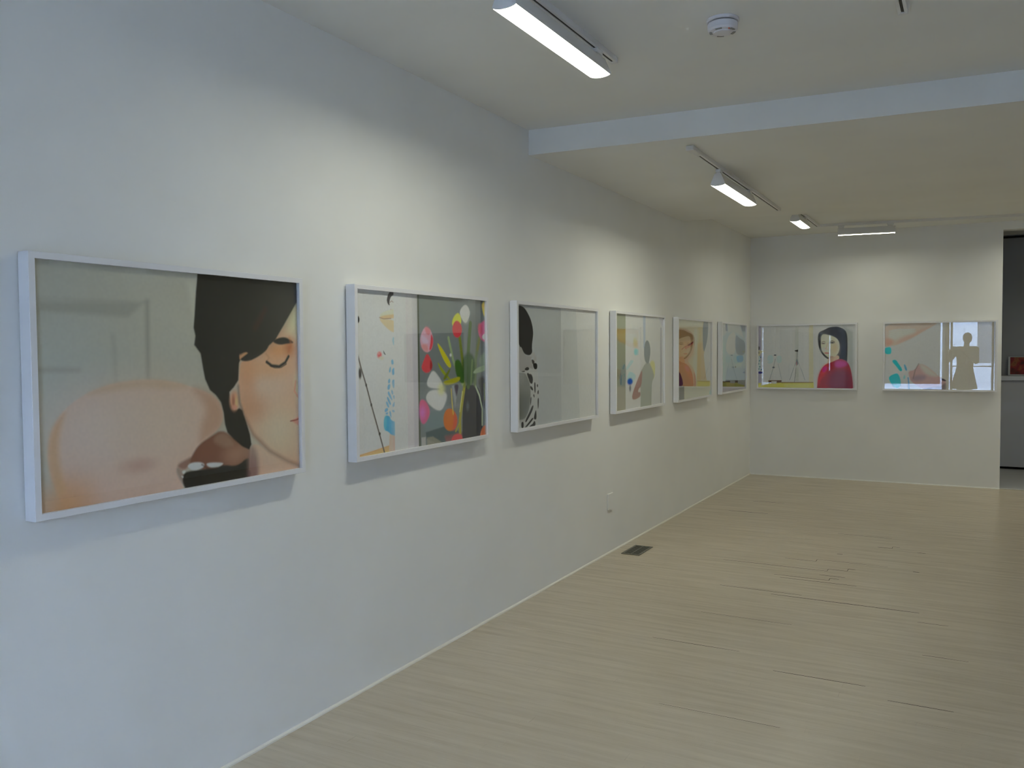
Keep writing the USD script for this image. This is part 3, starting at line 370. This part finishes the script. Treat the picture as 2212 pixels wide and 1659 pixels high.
for r, lst in cracks.items():
    y = Y0 + r * PITCH_
    for xa, xb, w in lst:
        n = 10; xs = np.linspace(xa, xb, n); hw = w / 2 * (0.35 + 0.65 * np.sin(np.linspace(0.25, math.pi - 0.25, n)) * RNG.uniform(0.7, 1.15, n))
        poly = [(x, y - h) for x, h in zip(xs, hw)] + [(x, y + h) for x, h in zip(xs[::-1], hw[::-1])]
        cr.append(prism(poly, 0.0012, 'z', -0.0006))
for r, js in step_joints.items():
    for j in js: cr.append(bx(j - 0.0015, j + 0.0015, Y0 + r * PITCH_, Y0 + (r + 1) * PITCH_, -0.0006, 0.0006))
obj('dirt_line', cat(*cr), DIRT, fl, kind='stuff', label='dark open cracks between floor boards')

# passage behind the opening
YP = 12.205
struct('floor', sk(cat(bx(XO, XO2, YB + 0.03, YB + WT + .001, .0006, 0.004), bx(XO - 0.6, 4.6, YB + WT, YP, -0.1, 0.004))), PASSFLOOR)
struct('trim_1', sk(bx(XO, XO2, YB + 0.005, YB + 0.045, .0002, 0.008, 0.002)), plain('pale_threshold', (0.55, 0.55, 0.53), 0.4))
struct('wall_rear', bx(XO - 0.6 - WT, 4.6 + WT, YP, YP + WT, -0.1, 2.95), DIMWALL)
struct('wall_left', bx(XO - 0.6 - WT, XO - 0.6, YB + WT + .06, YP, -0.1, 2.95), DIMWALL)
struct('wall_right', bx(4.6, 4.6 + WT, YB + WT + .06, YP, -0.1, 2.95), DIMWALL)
struct('ceiling', bx(XO - 0.6, 4.6, YB + WT + .05, YP, 2.885, 2.98), CEIL)
struct('trim_2', bx(XO - 0.6, 4.6, YP - 0.012, YP, 2.845, 2.872, 0.002), BLACK)  # black strip standing for the shadow gap under the passage ceiling
t = thing('reception_counter', 'grey built-in counter with pale ledge in the dim passage', 'counter', (3.3, 12.085, 0.0045))
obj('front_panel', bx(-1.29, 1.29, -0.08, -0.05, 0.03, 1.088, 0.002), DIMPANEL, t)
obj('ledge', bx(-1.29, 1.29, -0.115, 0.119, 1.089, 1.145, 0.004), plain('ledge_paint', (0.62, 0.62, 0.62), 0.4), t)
obj('toe_kick', bx(-1.29, 1.29, -0.03, 0.0, 0.0, 1.086), BLACK, t)
t = thing('leaning_picture', 'small red picture leaning on the passage ledge', 'picture', (2.885, 12.12, 1.1502), rot=(-9, 0, 0))
pw, ph = 0.34, 0.235
fr = cat(bx(-pw / 2, -pw / 2 + .022, -.012, .012, 0, ph, .002), bx(pw / 2 - .022, pw / 2, -.012, .012, 0, ph, .002), bx(-pw / 2, pw / 2, -.012, .012, 0, .014, .002), bx(-pw / 2, pw / 2, -.012, .012, ph - .008, ph, .002))
obj('frame', fr, plain('pale_grey_frame', (0.48, 0.49, 0.47), 0.5), t)
REDART = mat('red_print', {'c': ('texture_coordinate', {}), 'n': ('noise_texture', {'scale': 9.0, 'detail': 2}), 'r': ('rgb_ramp', {'ramp': [(0.35, (0.07, 0.012, 0.012)), (0.48, (0.22, 0.012, 0.016)), (0.60, (0.26, 0.07, 0.025)), (0.72, (0.09, 0.015, 0.012))]}),
    'p': ('principled_bsdf', {'roughness': 0.15})}, [('c.object', 'n.vector'), ('n.fac', 'r.fac'), ('r.color', 'p.base_color')])
obj('print', bx(-pw / 2 + .02, pw / 2 - .02, -.006, .010, .012, ph - .006), REDART, t)

# ------------------------------------------------------------------ shop front behind the camera, and the street
fw, zh = 0.12, 2.62
XD0, XD1 = CX - 0.07, CX + 0.83
front = cat(bx(0, RX, YF - WT, YF, zh, ZC + 0.1), bx(0, 0.42, YF - WT, YF, -0.1, zh), bx(XD1 + 0.28, RX, YF - WT, YF, -0.1, zh),
            bx(0.42, XD0 - 0.13, YF - WT, YF, -0.1, 0.47))
struct('wall_front', front, WALL)
def window(n, x0, x1, z0, z1, bars=()):
    w = thing(f'window_{n}', kind='structure')
    e = 0.04
    ps = [bx(x0, x0 + e, YF - .10, YF - .04, z0, z1), bx(x1 - e, x1, YF - .10, YF - .04, z0, z1), bx(x0 + e, x1 - e, YF - .10, YF - .04, z0, z0 + e), bx(x0 + e, x1 - e, YF - .10, YF - .04, z1 - e, z1)]
    obj('window_frame', cat(*ps), ALU, w)
    edges = [x0 + e, *bars, x1 - e]
    for b in bars: obj('mullion', bx(b - .025, b + .025, YF - .10, YF - .04, z0 + e, z1 - e), ALU, w)
    for a, b in zip(edges[:-1], edges[1:]):
        obj('pane', bx(a + (.025 if a in bars else 0), b - (.025 if b in bars else 0), YF - .073, YF - .067, z0 + e, z1 - e), PANE, w)
    obj('window_sill', bx(x0, x1, YF - .035, YF + .06, z0 - .001, z0 + .022, .003), SILL, w)
window(1, 0.42, XD0 - 0.13, 0.47, zh)
window(2, XD1 + 0.15, XD1 + 0.28, 0.0, zh)
struct('trim_3', cat(bx(XD0 - 0.13, XD0 - 0.02, YF - .12, YF - .01, 0, zh, .004), bx(XD1 + 0.02, XD1 + 0.15, YF - .12, YF - .01, 0, zh, .004), bx(XD0 - 0.02, XD1 + 0.02, YF - .12, YF - .01, 2.46, zh, .004)), plain('warm_grey_post', (0.33, 0.31, 0.28), 0.5))
d = thing('door_1', kind='structure')
obj('door_frame', cat(bx(XD0, XD0 + .05, YF - .09, YF - .045, .01, 2.45), bx(XD1 - .05, XD1, YF - .09, YF - .045, .01, 2.45), bx(XD0 + .05, XD1 - .05, YF - .09, YF - .045, .01, .14), bx(XD0 + .05, XD1 - .05, YF - .09, YF - .045, 2.38, 2.45)), ALU, d)
obj('pane', bx(XD0 + .05, XD1 - .05, YF - .070, YF - .064, .14, 2.38), PANE, d)
obj('push_bar', cat(cyl(.014, (XD0 + .02, YF - .005, 1.06), (XD1 - .02, YF - .005, 1.06), 14), bx(XD0 + .01, XD0 + .04, YF - .046, YF + .006, 1.03, 1.09, .003), bx(XD1 - .04, XD1 - .01, YF - .046, YF + .006, 1.03, 1.09, .003)), ALU, d)
t = thing('roller_blind', 'white roller blind drawn almost to the sill of the front window', 'blind', (1.28, YF - 0.005, 0.66))
obj('cloth', bx(-0.80, 0.80, -.001, .001, 0.0, 1.90), BLIND, t)
obj('bottom_bar', bx(-0.80, 0.80, -.008, .008, -.022, 0.004, .003), FRAME, t)
obj('roller', cyl(.026, (-0.81, 0.0, 1.915), (0.81, 0.0, 1.915), 18), FRAME, t)
struct('floor', bx(-30, 40, -40, YF - WT, -0.35, -0.12), STREET)
t = thing('building', 'pale rendered building across the street, seen mirrored in the glass', 'building', (2, -24, -0.12))
cut = bx(-22, 24, -6, 0, 0, 7.5); wins = []
for k in range(9):
    for zz in (0.9, 4.4): wins.append((-16.7 + k * 4.6, zz))
wall_ = m3.Manifold.cube((46, 6, 7.5)).translate((-22, -6, 0))
for x, z in wins: wall_ -= m3.Manifold.cube((2.2, 0.6, 1.9)).translate((x, -0.25, z))
obj('wall', tri(wall_), FACADE, t)
GL = plain('dark_window_glass', (0.05, 0.06, 0.07), 0.08)
for x, z in wins: obj('window', bx(x + .02, x + 2.18, -.22, -.16, z + .02, z + 1.88), GL, t)

# ------------------------------------------------------------------ the photographs
def chaikin(p, n=2):
    p = np.asarray(p, float)
    for _ in range(n):
        q = np.roll(p, -1, 0); p = np.stack([.75 * p + .25 * q, .25 * p + .75 * q], 1).reshape(-1, 2)
    return p

def seg_dist(X, a, b):
    d = b - a; l = max(float(d @ d), 1e-9)
    t = np.clip(((X - a) @ d) / l, 0, 1)
    return np.hypot(X[:, 0] - a[0] - t * d[0], X[:, 1] - a[1] - t * d[1])

def poly_dist(X, P):
    """Distance to a closed outline, positive inside."""
    dist = np.full(len(X), 1e9); inside = np.zeros(len(X), bool)
    for a, b in zip(P, np.roll(P, -1, 0)):
        dist = np.minimum(dist, seg_dist(X, a, b))
        if a[1] != b[1]:
            up = (a[1] > X[:, 1]) != (b[1] > X[:, 1])
            inside ^= up & (X[:, 0] < (b[0] - a[0]) * (X[:, 1] - a[1]) / (b[1] - a[1]) + a[0])
    return np.where(inside, dist, -dist)

def ink(X, base, layers):
    """The colour of a print at the points X (mm on the paper)."""
    col = np.tile(np.array(base, float), (len(X), 1))
    for kind, c, b, al, g, *w in layers:
        if kind in 'PS':
            P = chaikin(g) if kind == 'S' else np.asarray(g, float); m = b * 1.6 + 2; lo, hi = P.min(0) - m, P.max(0) + m
        elif kind == 'W':
            P = np.asarray(g, float); m = w[0] + b * 1.6 + 2; lo, hi = P.min(0) - m, P.max(0) + m
        else:
            (x, y), (rx, ry) = g; lo, hi = np.array([x - 2 * rx, y - 2 * ry]), np.array([x + 2 * rx, y + 2 * ry])
        k = np.nonzero(((X >= lo) & (X <= hi)).all(1))[0]
        if not len(k): continue
        Y = X[k]
        if kind in 'PS': a = np.clip(poly_dist(Y, P) / (2 * max(b, .5)) + .5, 0, 1)
        elif kind == 'W':
            d_ = np.min([seg_dist(Y, p_, q_) for p_, q_ in zip(P[:-1], P[1:])], 0); a = np.clip((w[0] / 2 - d_) / (2 * max(b, .5)) + .5, 0, 1)
        else:
            r_ = np.hypot((Y[:, 0] - x) / rx, (Y[:, 1] - y) / ry); a = np.clip((1 - r_) / (2 * b) + .5, 0, 1)
        a = (a * a * (3 - 2 * a) * al)[:, None]
        col[k] = col[k] * (1 - a) + np.array(c, float) * a
    return col

FWD, FD, REC = 0.019, 0.0472, 0.016    # moulding face, depth, recess of the print

def picture(label, place, width, height, pr, step):
    """A framed print. Local: x across, z up, the front towards -y, the back on y = 0; origin at the middle of the lower edge."""
    loc, rz = place
    t = thing('framed_photograph', label, 'picture', loc, rz, 'framed photographs')
    w2 = width / 2
    prof = lambda: None
    for nm, (ax, sgn) in (('b', (0, 1)), ('t', (0, -1)), ('l', (1, 1)), ('r', (1, -1))):
        c = 0.0012
        out, inn = w2, w2 - FWD
        if ax == 0:
            z0, z1 = (0, FWD) if sgn > 0 else (height, height - FWD)
            zo = z0 + (c if sgn > 0 else -c)
            P = [(s * (out - (c if y == -FD else 0)), y, z0 + (sgn * c if y == -FD else 0)) for s in (-1, 1) for y in (-FD, -FD + c, 0)] + [(s * inn, y, z1) for s in (-1, 1) for y in (-FD, 0)]
        else:
            s = -sgn
            P = []
            for top in (0, 1):
                zz = height if top else 0
                q = -1 if top else 1
                P += [(s * (out - (c if y == -FD else 0)), y, zz + (q * c if y == -FD else 0)) for y in (-FD, -FD + c, 0)] + [(s * inn, y, zz + q * FWD) for y in (-FD, 0)]
        obj('frame_rail', tri(hull(P)), FRAME, t)
    y0 = -FD + REC
    W, H = width - 2 * FWD, height - 2 * FWD
    nx, nz = int(W * 1000 / step[0]) + 1, int(H * 1000 / step[1]) + 1
    u, v = np.meshgrid(np.linspace(0, 1, nx), np.linspace(0, 1, nz))
    X = np.stack([u.ravel() * pr['W'], v.ravel() * pr['H']], 1)
    col = ink(X, pr['base'], pr['L'])
    grain = meshkit.noise(np.c_[X / 7.0, np.zeros(len(X))], 3)[:, None] - 0.5
    col = np.clip(col * (1 + 0.05 * grain), 0, 1)
    V = np.stack([u.ravel() * W - W / 2, np.full(u.size, y0), v.ravel() * H + FWD], 1)
    i = np.arange(nx * nz).reshape(nz, nx)
    a, b, c, d_ = i[:-1, :-1].ravel(), i[:-1, 1:].ravel(), i[1:, 1:].ravel(), i[1:, :-1].ravel()
    F = np.concatenate([np.stack([a, b, c], 1), np.stack([a, c, d_], 1)])
    pm = obj('print', (V, F), INK, t)
    pv = UsdGeom.PrimvarsAPI(pm).CreatePrimvar('ink', Sdf.ValueTypeNames.Color3fArray, 'vertex')
    pv.Set(Vt.Vec3fArray.FromNumpy(col.astype(np.float32)))
    obj('backing_board', bx(-W / 2, W / 2, y0 + .0005, y0 + .006, FWD, height - FWD), BACKER, t)
    obj('glazing', bx(-W / 2, W / 2, y0 - .0045, y0 - .0025, FWD, height - FWD), GLASS, t)
    obj('hanging_cleat', bx(-W / 3, W / 3, y0 + .006, -.0004, height - .10, height - .05), BACKER, t)
    return t

GAP = 0.006                       # frames hang a little off the wall
NAMES = ['white-framed photograph of a dark-haired face and bare shoulder, nearest on the left wall',
         'white-framed photograph of bright tulips in a dark vase beside a door edge',
         'white-framed grey photograph of a dark-haired person from behind in a black-patterned dress',
         'white-framed photograph of a grey standing figure against a pale window',
         'white-framed tan photograph of a cropped face and bare shoulder, second from the corner',
         'white-framed dim blue-grey photograph, last on the left wall beside the corner',
         'white-framed photograph of a girl in a red sweater beside thin tripods',
         'white-framed photograph of a blue and white dress, beside the dark doorway']
STEPS = [(2.4, 2.4), (3.2, 2.2), (4.0, 2.6), (6.0, 3.4), (7.5, 4.0), (8.0, 4.0), (4.5, 4.5), (4.5, 4.5)]
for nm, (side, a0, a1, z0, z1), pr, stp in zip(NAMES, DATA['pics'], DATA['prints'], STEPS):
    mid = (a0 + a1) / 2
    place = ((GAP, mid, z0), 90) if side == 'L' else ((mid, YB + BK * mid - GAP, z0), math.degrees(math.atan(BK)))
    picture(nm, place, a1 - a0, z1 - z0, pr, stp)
# one more hangs on the back wall past the opening, seen only as a mirror image in the glass of the nearest frames
for k, x in enumerate((4.65,)):
    picture('white-framed dark photograph on the back wall right of the doorway', ((x, YB + BK * x - GAP, 1.026), math.degrees(math.atan(BK))), 1.10, 0.755,
            dict(W=1062, H=717, base=[0.045, 0.047, 0.05], L=[['S', [0.10, 0.11, 0.10], 30, .8, [[200, 100], [700, 150], [820, 520], [420, 640], [180, 420]]]]), (40, 40))

# ------------------------------------------------------------------ lights
def light_track(label, x, y0, y1, z, feed=None, rotz=0.0, xy=None, hz=0.022, group='ceiling light tracks'):
    """A surface track along local y, its underside at z, ceiling side up."""
    t = thing('light_track', label, 'light track', xy or (x, y0, z), rotz, group)
    L = y1 - y0
    outl = [(-.018, hz), (-.018, .001), (-.016, 0), (-.0055, 0), (-.0055, .010), (.0055, .010), (.0055, 0), (.016, 0), (.018, .001), (.018, hz)]
    obj('rail', prism(outl, L, 'y', 0), FIXTURE, t)
    obj('groove', bx(-.0054, .0054, .0, L, .0035, .0098), SLOT, t)
    obj('end_stop', bx(-.0185, .0185, L - .001, L + .022, -.002, hz, .002), FIXTURE, t)
    if feed: obj('feed_box', cat(bx(-.024, .024, -.10, .0, -.004, hz, .003), bx(-.012, .012, 0, .09, -.0005, .002, .0002)), FIXTURE, t)
    return t

def track_lamp(label, loc, L, rotz=0.0, glow=None):
    """A trough lamp hung under a track: local y along it, z = 0 at the track's underside, the lit mouth down."""
    t = thing('track_lamp', label, 'lamp', loc, rotz, 'fluorescent track lamps')
    h, top, mw, tp = 0.095, 0.019, 0.047, -.030
    outer = [(-top, tp), (-mw, -h), (-mw + .0022, -h - .0012), (-top + .003, tp - .0025), (top - .003, tp - .0025), (mw - .0022, -h - .0012), (mw, -h), (top, tp)]
    obj('housing', prism(outer, L - .008, 'y', .004), FIXTURE, t)
    inner = [(-top + .0028, tp - .0028), (-mw + .0032, -h + .001), (-mw + .0045, -h + .001), (-top + .004, tp - .004), (top - .004, tp - .004), (mw - .0045, -h + .001), (mw - .0032, -h + .001), (top - .0028, tp - .0028)]
    obj('reflector', prism(inner, L - .010, 'y', .005), TROUGH, t)
    arc = [(mw * math.cos(a) * 1.02, -h - .013 * math.sin(a)) for a in np.linspace(0, math.pi, 15)]
    capo = [(top, tp + .002)] + arc + [(-top, tp + .002)]
    for y in (0.0, L - .004): obj('end_cap', prism(capo, .004, 'y', y), FIXTURE, t)
    lens = [(s_, -.0845 - .003 * (1 - (s_ / .0380) ** 2)) for s_ in np.linspace(-.0380, .0380, 13)] + [(.0380, -.0835), (-.0380, -.0835)]
    obj('lens', prism(lens, L - .012, 'y', .006), glow or GLOW, t)
    for s_ in (-1, 1): obj('lip', prism([(s_ * .0385, -.083), (s_ * .0440, -.084), (s_ * .0475, -.096), (s_ * .0475, -.1005), (s_ * .0462, -.1005), (s_ * .0385, -.0885)], L - .008, 'y', .004), FIXTURE, t)
    for y in (.004, L - .075):
        obj('track_adapter', cat(bx(-.016, .016, y, y + .060, -.0200, -.0003, .002), bx(-.012, .012, y + .006, y + .054, tp - .001, -.0195)), FIXTURE, t)
    return t

HZ = 0.024
light_track('white light track nearest the viewer, cut by the top of the picture', 0.914, 0.15, 3.61, ZC - HZ, True, hz=HZ)
light_track('white light track with dark groove under the dropped ceiling panel', 0.908, 4.90, 7.28, ZD - HZ, True, hz=HZ)
light_track('white light track behind the dropped ceiling, meeting the cross track at the corner', 0.868, 7.80, 9.505, ZC - HZ, hz=HZ)
cr_ = math.radians(9.0)
light_track('white light track running across the room above the back wall', 0, 0, 3.6, ZC - HZ, rotz=-90 + 9.0, xy=(0.895, 9.525, ZC - HZ), hz=HZ)
light_track('short end of a white light track at the top right of the picture', 2.098, 0.2, 3.645, ZC - HZ, hz=HZ)
track_lamp('nearest lit trough lamp, at the top of the picture', (0.914, 2.608, ZC - HZ), 0.865)
track_lamp('lit trough lamp under the dropped ceiling panel, above the third and fourth photographs', (0.910, 5.395, ZD - HZ), 0.89)
track_lamp('short lit trough lamp behind the dropped ceiling, aimed at the left wall', (0.868, 8.245, ZC - HZ), 0.56, 0.0, GLOW2)
track_lamp('trough lamp across the room in front of the back wall, seen from its side', (0.895 + .175 * math.cos(cr_), 9.525 + .175 * math.sin(cr_), ZC - HZ), 0.555, -90 + 9.0, GLOW2)
track_lamp('unseen trough lamp added on the cross track in front of the dark doorway, brightening the back', (0.895 + 2.15 * math.cos(cr_), 9.525 + 2.15 * math.sin(cr_), ZC - HZ), 0.86, -90 + 9.0)  # added lamp, out of view; raises the light on back wall and floor
light_track('white light track added along the right wall for the unseen fill lamps', RX - 0.92, 1.0, 9.2, ZC - HZ, hz=HZ)  # added out of view to carry the fill lamps below
for k, y in enumerate((5.6, 7.1, 8.5)): track_lamp('unseen trough lamp added over the right wall for bounced light, ' + ('nearest', 'middle', 'farthest')[k] + ' of its track', (RX - 0.92, y, ZC - HZ), 0.86)  # added lamps, out of view; they lift the bounced light in the room

# ------------------------------------------------------------------ smoke detector
t = thing('smoke_detector', 'round white smoke detector with red light on the ceiling', 'smoke detector', (1.457, 3.43, ZC), 20)
obj('base_ring', lathe([(0, 0), (.064, 0), (.064, -.008), (.060, -.011), (0, -.011)], 56), PLASTIC, t, smooth=35)
obj('neck', lathe([(0, -.0105), (.052, -.0105), (.052, -.017), (0, -.017)], 48), GREYPL, t, smooth=35)
obj('body', lathe([(0, -.0165), (.058, -.0165), (.0595, -.020), (.0585, -.040), (.053, -.047), (.035, -.0485), (.034, -.052), (.030, -.0535), (0, -.0535)], 56), PLASTIC, t, smooth=35)
for a in np.radians([20, 95, 170, 245, 320]):
    s = prism([(math.cos(a + e) * r, math.sin(a + e) * r) for r, es in ((.051, np.linspace(-.28, .28, 7)), (.041, np.linspace(.28, -.28, 7))) for e in es], .0022, 'z', -.0498)
    obj('vent_slot', s, GREYPL, t)
led = trimesh.creation.icosphere(2, .0035); led.apply_translation((math.cos(-1.1) * .046, math.sin(-1.1) * .046, -.0485))
obj('indicator_light', led, REDPL, t, smooth=True, label='small red indicator light')

# ------------------------------------------------------------------ outlet and floor register
t = thing('wall_outlet', 'white outlet cover plate low on the left wall', 'outlet', (0.0, 5.803, 0.384), 90)
obj('cover_plate', bx(-.048, .048, -.012, 0, -.060, .060, .003), WALL, t)
obj('screw', cyl(.0028, (0, -.0128, .042), (0, -.0115, .042), 12), WALL, t)
obj('screw', cyl(.0028, (0, -.0128, -.042), (0, -.0115, -.042), 12), WALL, t)
t = thing('floor_register', 'dark bronze floor register near the left wall', 'vent', (0.157, 5.965, 0.0))
w, l = .071, .150
obj('rim', cat(bx(-w, w, -l, -l + .016, .0, .005, .0015), bx(-w, w, l - .016, l, .0, .005, .0015), bx(-w, -w + .016, -l + .016, l - .016, .0, .005, .0015), bx(w - .016, w, -l + .016, l - .016, .0, .005, .0015)), BRONZE, t)
obj('duct', bx(-w + .012, w - .012, -l + .012, l - .012, .0004, .0012), BLACK, t)  # flat black sheet standing for the darkness below the louvres
obj('louvres', cat(*[bx(-w + .015, w - .015, y - .0022, y + .0022, .001, .0042) for y in np.linspace(-l + .022, l - .022, 22)], bx(-.003, .003, -l + .015, l - .015, .001, .0046)), BRONZE, t, kind='stuff')

# ------------------------------------------------------------------ the photographer, mirrored in the last picture
def sph(c, r, n=20): return m3.Manifold.sphere(r, n).translate(tuple(map(float, c)))
def bone(a, ra, b, rb): return m3.Manifold.batch_hull([sph(a, ra), sph(b, rb)])
def blob(ms, edge, it):
    m = m3.Manifold.batch_boolean(ms, m3.OpType.Add).refine_to_length(edge)
    t_ = tri(m); t_ = trimesh.Trimesh(t_.vertices, t_.faces, process=True); trimesh.smoothing.filter_taubin(t_, iterations=it); return t_
px0, py0 = CX, 0.0
def W3(x, y, z): return np.array([px0 + x, py0 + y, z])
SHL, SHR = W3(.025, -.42, 1.445), W3(.395, -.42, 1.455)
ELL, ELR = W3(-.10, -.27, 1.245), W3(.40, -.24, 1.205)
WRL, WRR = W3(-.075, -.085, 1.455), W3(.125, -.095, 1.450)
NECK, HEAD, CHIN = W3(.215, -.42, 1.50), W3(.235, -.385, 1.695), W3(.225, -.315, 1.612)
PEL = W3(.185, -.44, .95)
bones = [bone(W3(.15, -.43, 1.36), .115, W3(.27, -.43, 1.36), .115), bone(W3(.16, -.43, 1.36), .11, W3(.16, -.44, 1.05), .095), bone(W3(.26, -.43, 1.36), .11, W3(.23, -.44, 1.05), .095),
         bone(W3(.14, -.44, .97), .105, W3(.24, -.44, .97), .105), bone(W3(.15, -.44, 1.05), .10, W3(.14, -.44, .97), .105), bone(W3(.24, -.44, 1.05), .10, W3(.24, -.44, .97), .105),
         bone(SHL, .055, W3(.21, -.425, 1.46), .06), bone(SHR, .055, W3(.21, -.425, 1.46), .06), bone(NECK, .058, W3(.228, -.40, 1.60), .052),
         bone(SHL, .052, ELL, .040), bone(ELL, .040, WRL, .027), bone(SHR, .052, ELR, .040), bone(ELR, .040, WRR, .027)]
for s, hx in ((-1, .11), (1, .27)):
    hip, knee, ank = W3(hx, -.44, .93), W3(hx - .01 * s, -.42, .49), W3(hx + .005 * s, -.455, .085)
    bones += [bone(hip, .088, knee, .056), bone(knee, .056, ank, .038), bone(ank + (0, -.03, -.04), .035, ank + (0, .15, -.06), .026)]
head = m3.Manifold.sphere(1, 40).scale((.078, .098, .112)).translate(tuple(HEAD))
bones += [head, m3.Manifold.batch_hull([sph(CHIN + (0, .0, -.012), .028), sph(HEAD + (.045, .03, -.04), .032), sph(HEAD + (-.045, .03, -.04), .032)])]
bones += [bone(HEAD + (0, .098, .005), .010, HEAD + (0, .112, -.028), .014), bone(HEAD + (.028, .085, .028), .012, HEAD + (-.028, .085, .028), .012)]
for s in (-1, 1): bones.append(m3.Manifold.sphere(1, 16).scale((.010, .022, .034)).translate(tuple(HEAD + (s * .078, -.005, -.01))))
CAMC = W3(.028, -.052, 1.488)
def hand(wr, side):
    """Palm beside the camera, four fingers curled over its front edge, thumb behind."""
    palm = CAMC + (side * .084, -.024, -.020)
    ms = [bone(wr, .026, palm, .023), bone(palm, .022, CAMC + (side * .082, -.014, .016), .018)]
    for k, (dz, ln) in enumerate(((.030, .9), (.010, 1.0), (-.010, .95), (-.028, .8))):
        a = CAMC + (side * .080, -.012, dz - .004); b = CAMC + (side * .076, .012, dz); c = CAMC + (side * (.076 - .030 * ln), .0195, dz + .002)
        ms += [bone(a, .0085, b, .008), bone(b, .008, c, .0068)]
    a, b, c = palm + (0, -.014, .02), CAMC + (side * .066, -.034, .012), CAMC + (side * .040, -.0205, .016)
    ms += [bone(a, .012, b, .010), bone(b, .010, c, .008)]
    return ms
bones += hand(WRL, -1) + hand(WRR, 1)
SKIN = plain('skin', (0.50, 0.32, 0.24), 0.5)
COATM = plain('dark_coat_cloth', (0.055, 0.05, 0.045), 0.85)
TROUSERM = plain('dark_trousers', (0.05, 0.05, 0.055), 0.85)
HAIRM = plain('dark_hair', (0.03, 0.022, 0.017), 0.6)
LEATHER = plain('dark_shoe_leather', (0.03, 0.025, 0.022), 0.4)
per = thing('person', 'person in a dark knee-length coat raising a compact camera, mirrored in the last picture', 'person', (px0 + .19, -.44, 0))
def local(m): m = tri(m).copy(); m.apply_translation((-px0 - .19, .44, 0)); return m
obj('body', local(blob(bones, .016, 6)), SKIN, per, smooth=True)
coat = [bone(W3(.14, -.43, 1.36), .135, W3(.28, -.43, 1.36), .135), bone(W3(.15, -.43, 1.36), .13, W3(.155, -.44, 1.07), .115), bone(W3(.27, -.43, 1.36), .13, W3(.235, -.44, 1.07), .115),
        m3.Manifold.batch_hull([sph(W3(.155, -.44, 1.07), .115), sph(W3(.235, -.44, 1.07), .115), sph(W3(.10, -.44, .82), .13), sph(W3(.27, -.44, .82), .13)]),
        m3.Manifold.batch_hull([sph(W3(.10, -.44, .82), .13), sph(W3(.27, -.44, .82), .13), m3.Manifold.cylinder(.02, .165, .165, 28).translate(tuple(W3(.09, -.44, .60))), m3.Manifold.cylinder(.02, .165, .165, 28).translate(tuple(W3(.28, -.44, .60)))]),
        bone(SHL, .072, W3(.21, -.425, 1.455), .075), bone(SHR, .072, W3(.21, -.425, 1.455), .075), bone(SHL, .070, ELL, .058), bone(ELL, .058, WRL + (ELL - WRL) * .16, .044), bone(SHR, .070, ELR, .058), bone(ELR, .058, WRR + (ELR - WRR) * .16, .044)]
obj('coat', local(blob(coat, .022, 5)), COATM, per, smooth=True)
tr_ = []
for s, hx in ((-1, .11), (1, .27)):
    hip, knee, ank = W3(hx, -.44, .93), W3(hx - .01 * s, -.42, .49), W3(hx + .005 * s, -.455, .12)
    tr_ += [bone(hip, .10, knee, .072), bone(knee, .072, ank, .060)]
obj('trousers', local(blob(tr_, .024, 4)), TROUSERM, per, smooth=True)
for s, hx in ((-1, .11), (1, .27)):
    a = W3(hx + .005 * s, -.455, .0)
    obj('shoe', local(blob([bone(a + (0, -.045, .042), .040, a + (0, .11, .034), .032), bone(a + (0, -.03, .06), .046, a + (0, -.02, .10), .046), bone(a + (0, .06, .036), .040, a + (0, .15, .028), .026)], .012, 4)), LEATHER, per, smooth=True)
hair = m3.Manifold.sphere(1, 40).scale((.092, .108, .120)).translate(tuple(HEAD + (0, -.014, .012))) - m3.Manifold.sphere(1, 32).scale((.072, .10, .13)).translate(tuple(HEAD + (0, .062, -.055)))
hair = hair - m3.Manifold.cube((.4, .4, .2)).translate(tuple(HEAD + (-.2, -.2, -.285)))
obj('hair', local(hair.refine_to_length(.014)), HAIRM, per, smooth=40)
for s in (-1, 1):
    e = trimesh.creation.icosphere(2, .011); e.apply_translation(HEAD + (s * .031, .083, .006)); obj('eye', local(e), plain(f'eye_white_{(s+1)//2}', (0.7, 0.68, 0.65), 0.2), per, smooth=True)
obj('mouth', local(bone(HEAD + (-.020, .086, -.062), .0055, HEAD + (.020, .086, -.062), .0055)), plain('lips', (0.40, 0.17, 0.15), 0.5), per, smooth=True)
camt = thing('compact_camera', 'small silver compact camera held up by the person', 'camera', tuple(CAMC))
SILV = plain('silver_camera_shell', (0.55, 0.55, 0.57), 0.35, metallic=0.5)
cb = m3.Manifold.batch_hull([m3.Manifold.cylinder(.018, .010, .010, 20, True).rotate((90, 0, 0)).translate((sx * .040, 0, sz * .020)) for sx in (-1, 1) for sz in (-1, 1)])
obj('shell', tri(cb), SILV, camt, smooth=35)
obj('lens_barrel', cat(cyl(.020, (-.028 + .006, .008, 0), (-.022, .020, 0), 28), cyl(.016, (-.022, .019, 0), (-.022, .026, 0), 28)), SILV, camt, smooth=35)
obj('lens', cyl(.010, (-.022, .0255, 0), (-.022, .0265, 0), 24), GL, camt)
obj('screen', bx(-.030, .026, -.0098, -.0088, -.022, .022), GL, camt)
obj('shutter_button', cyl(.006, (.030, 0, .0295), (.030, 0, .034), 16), CHROME, camt)
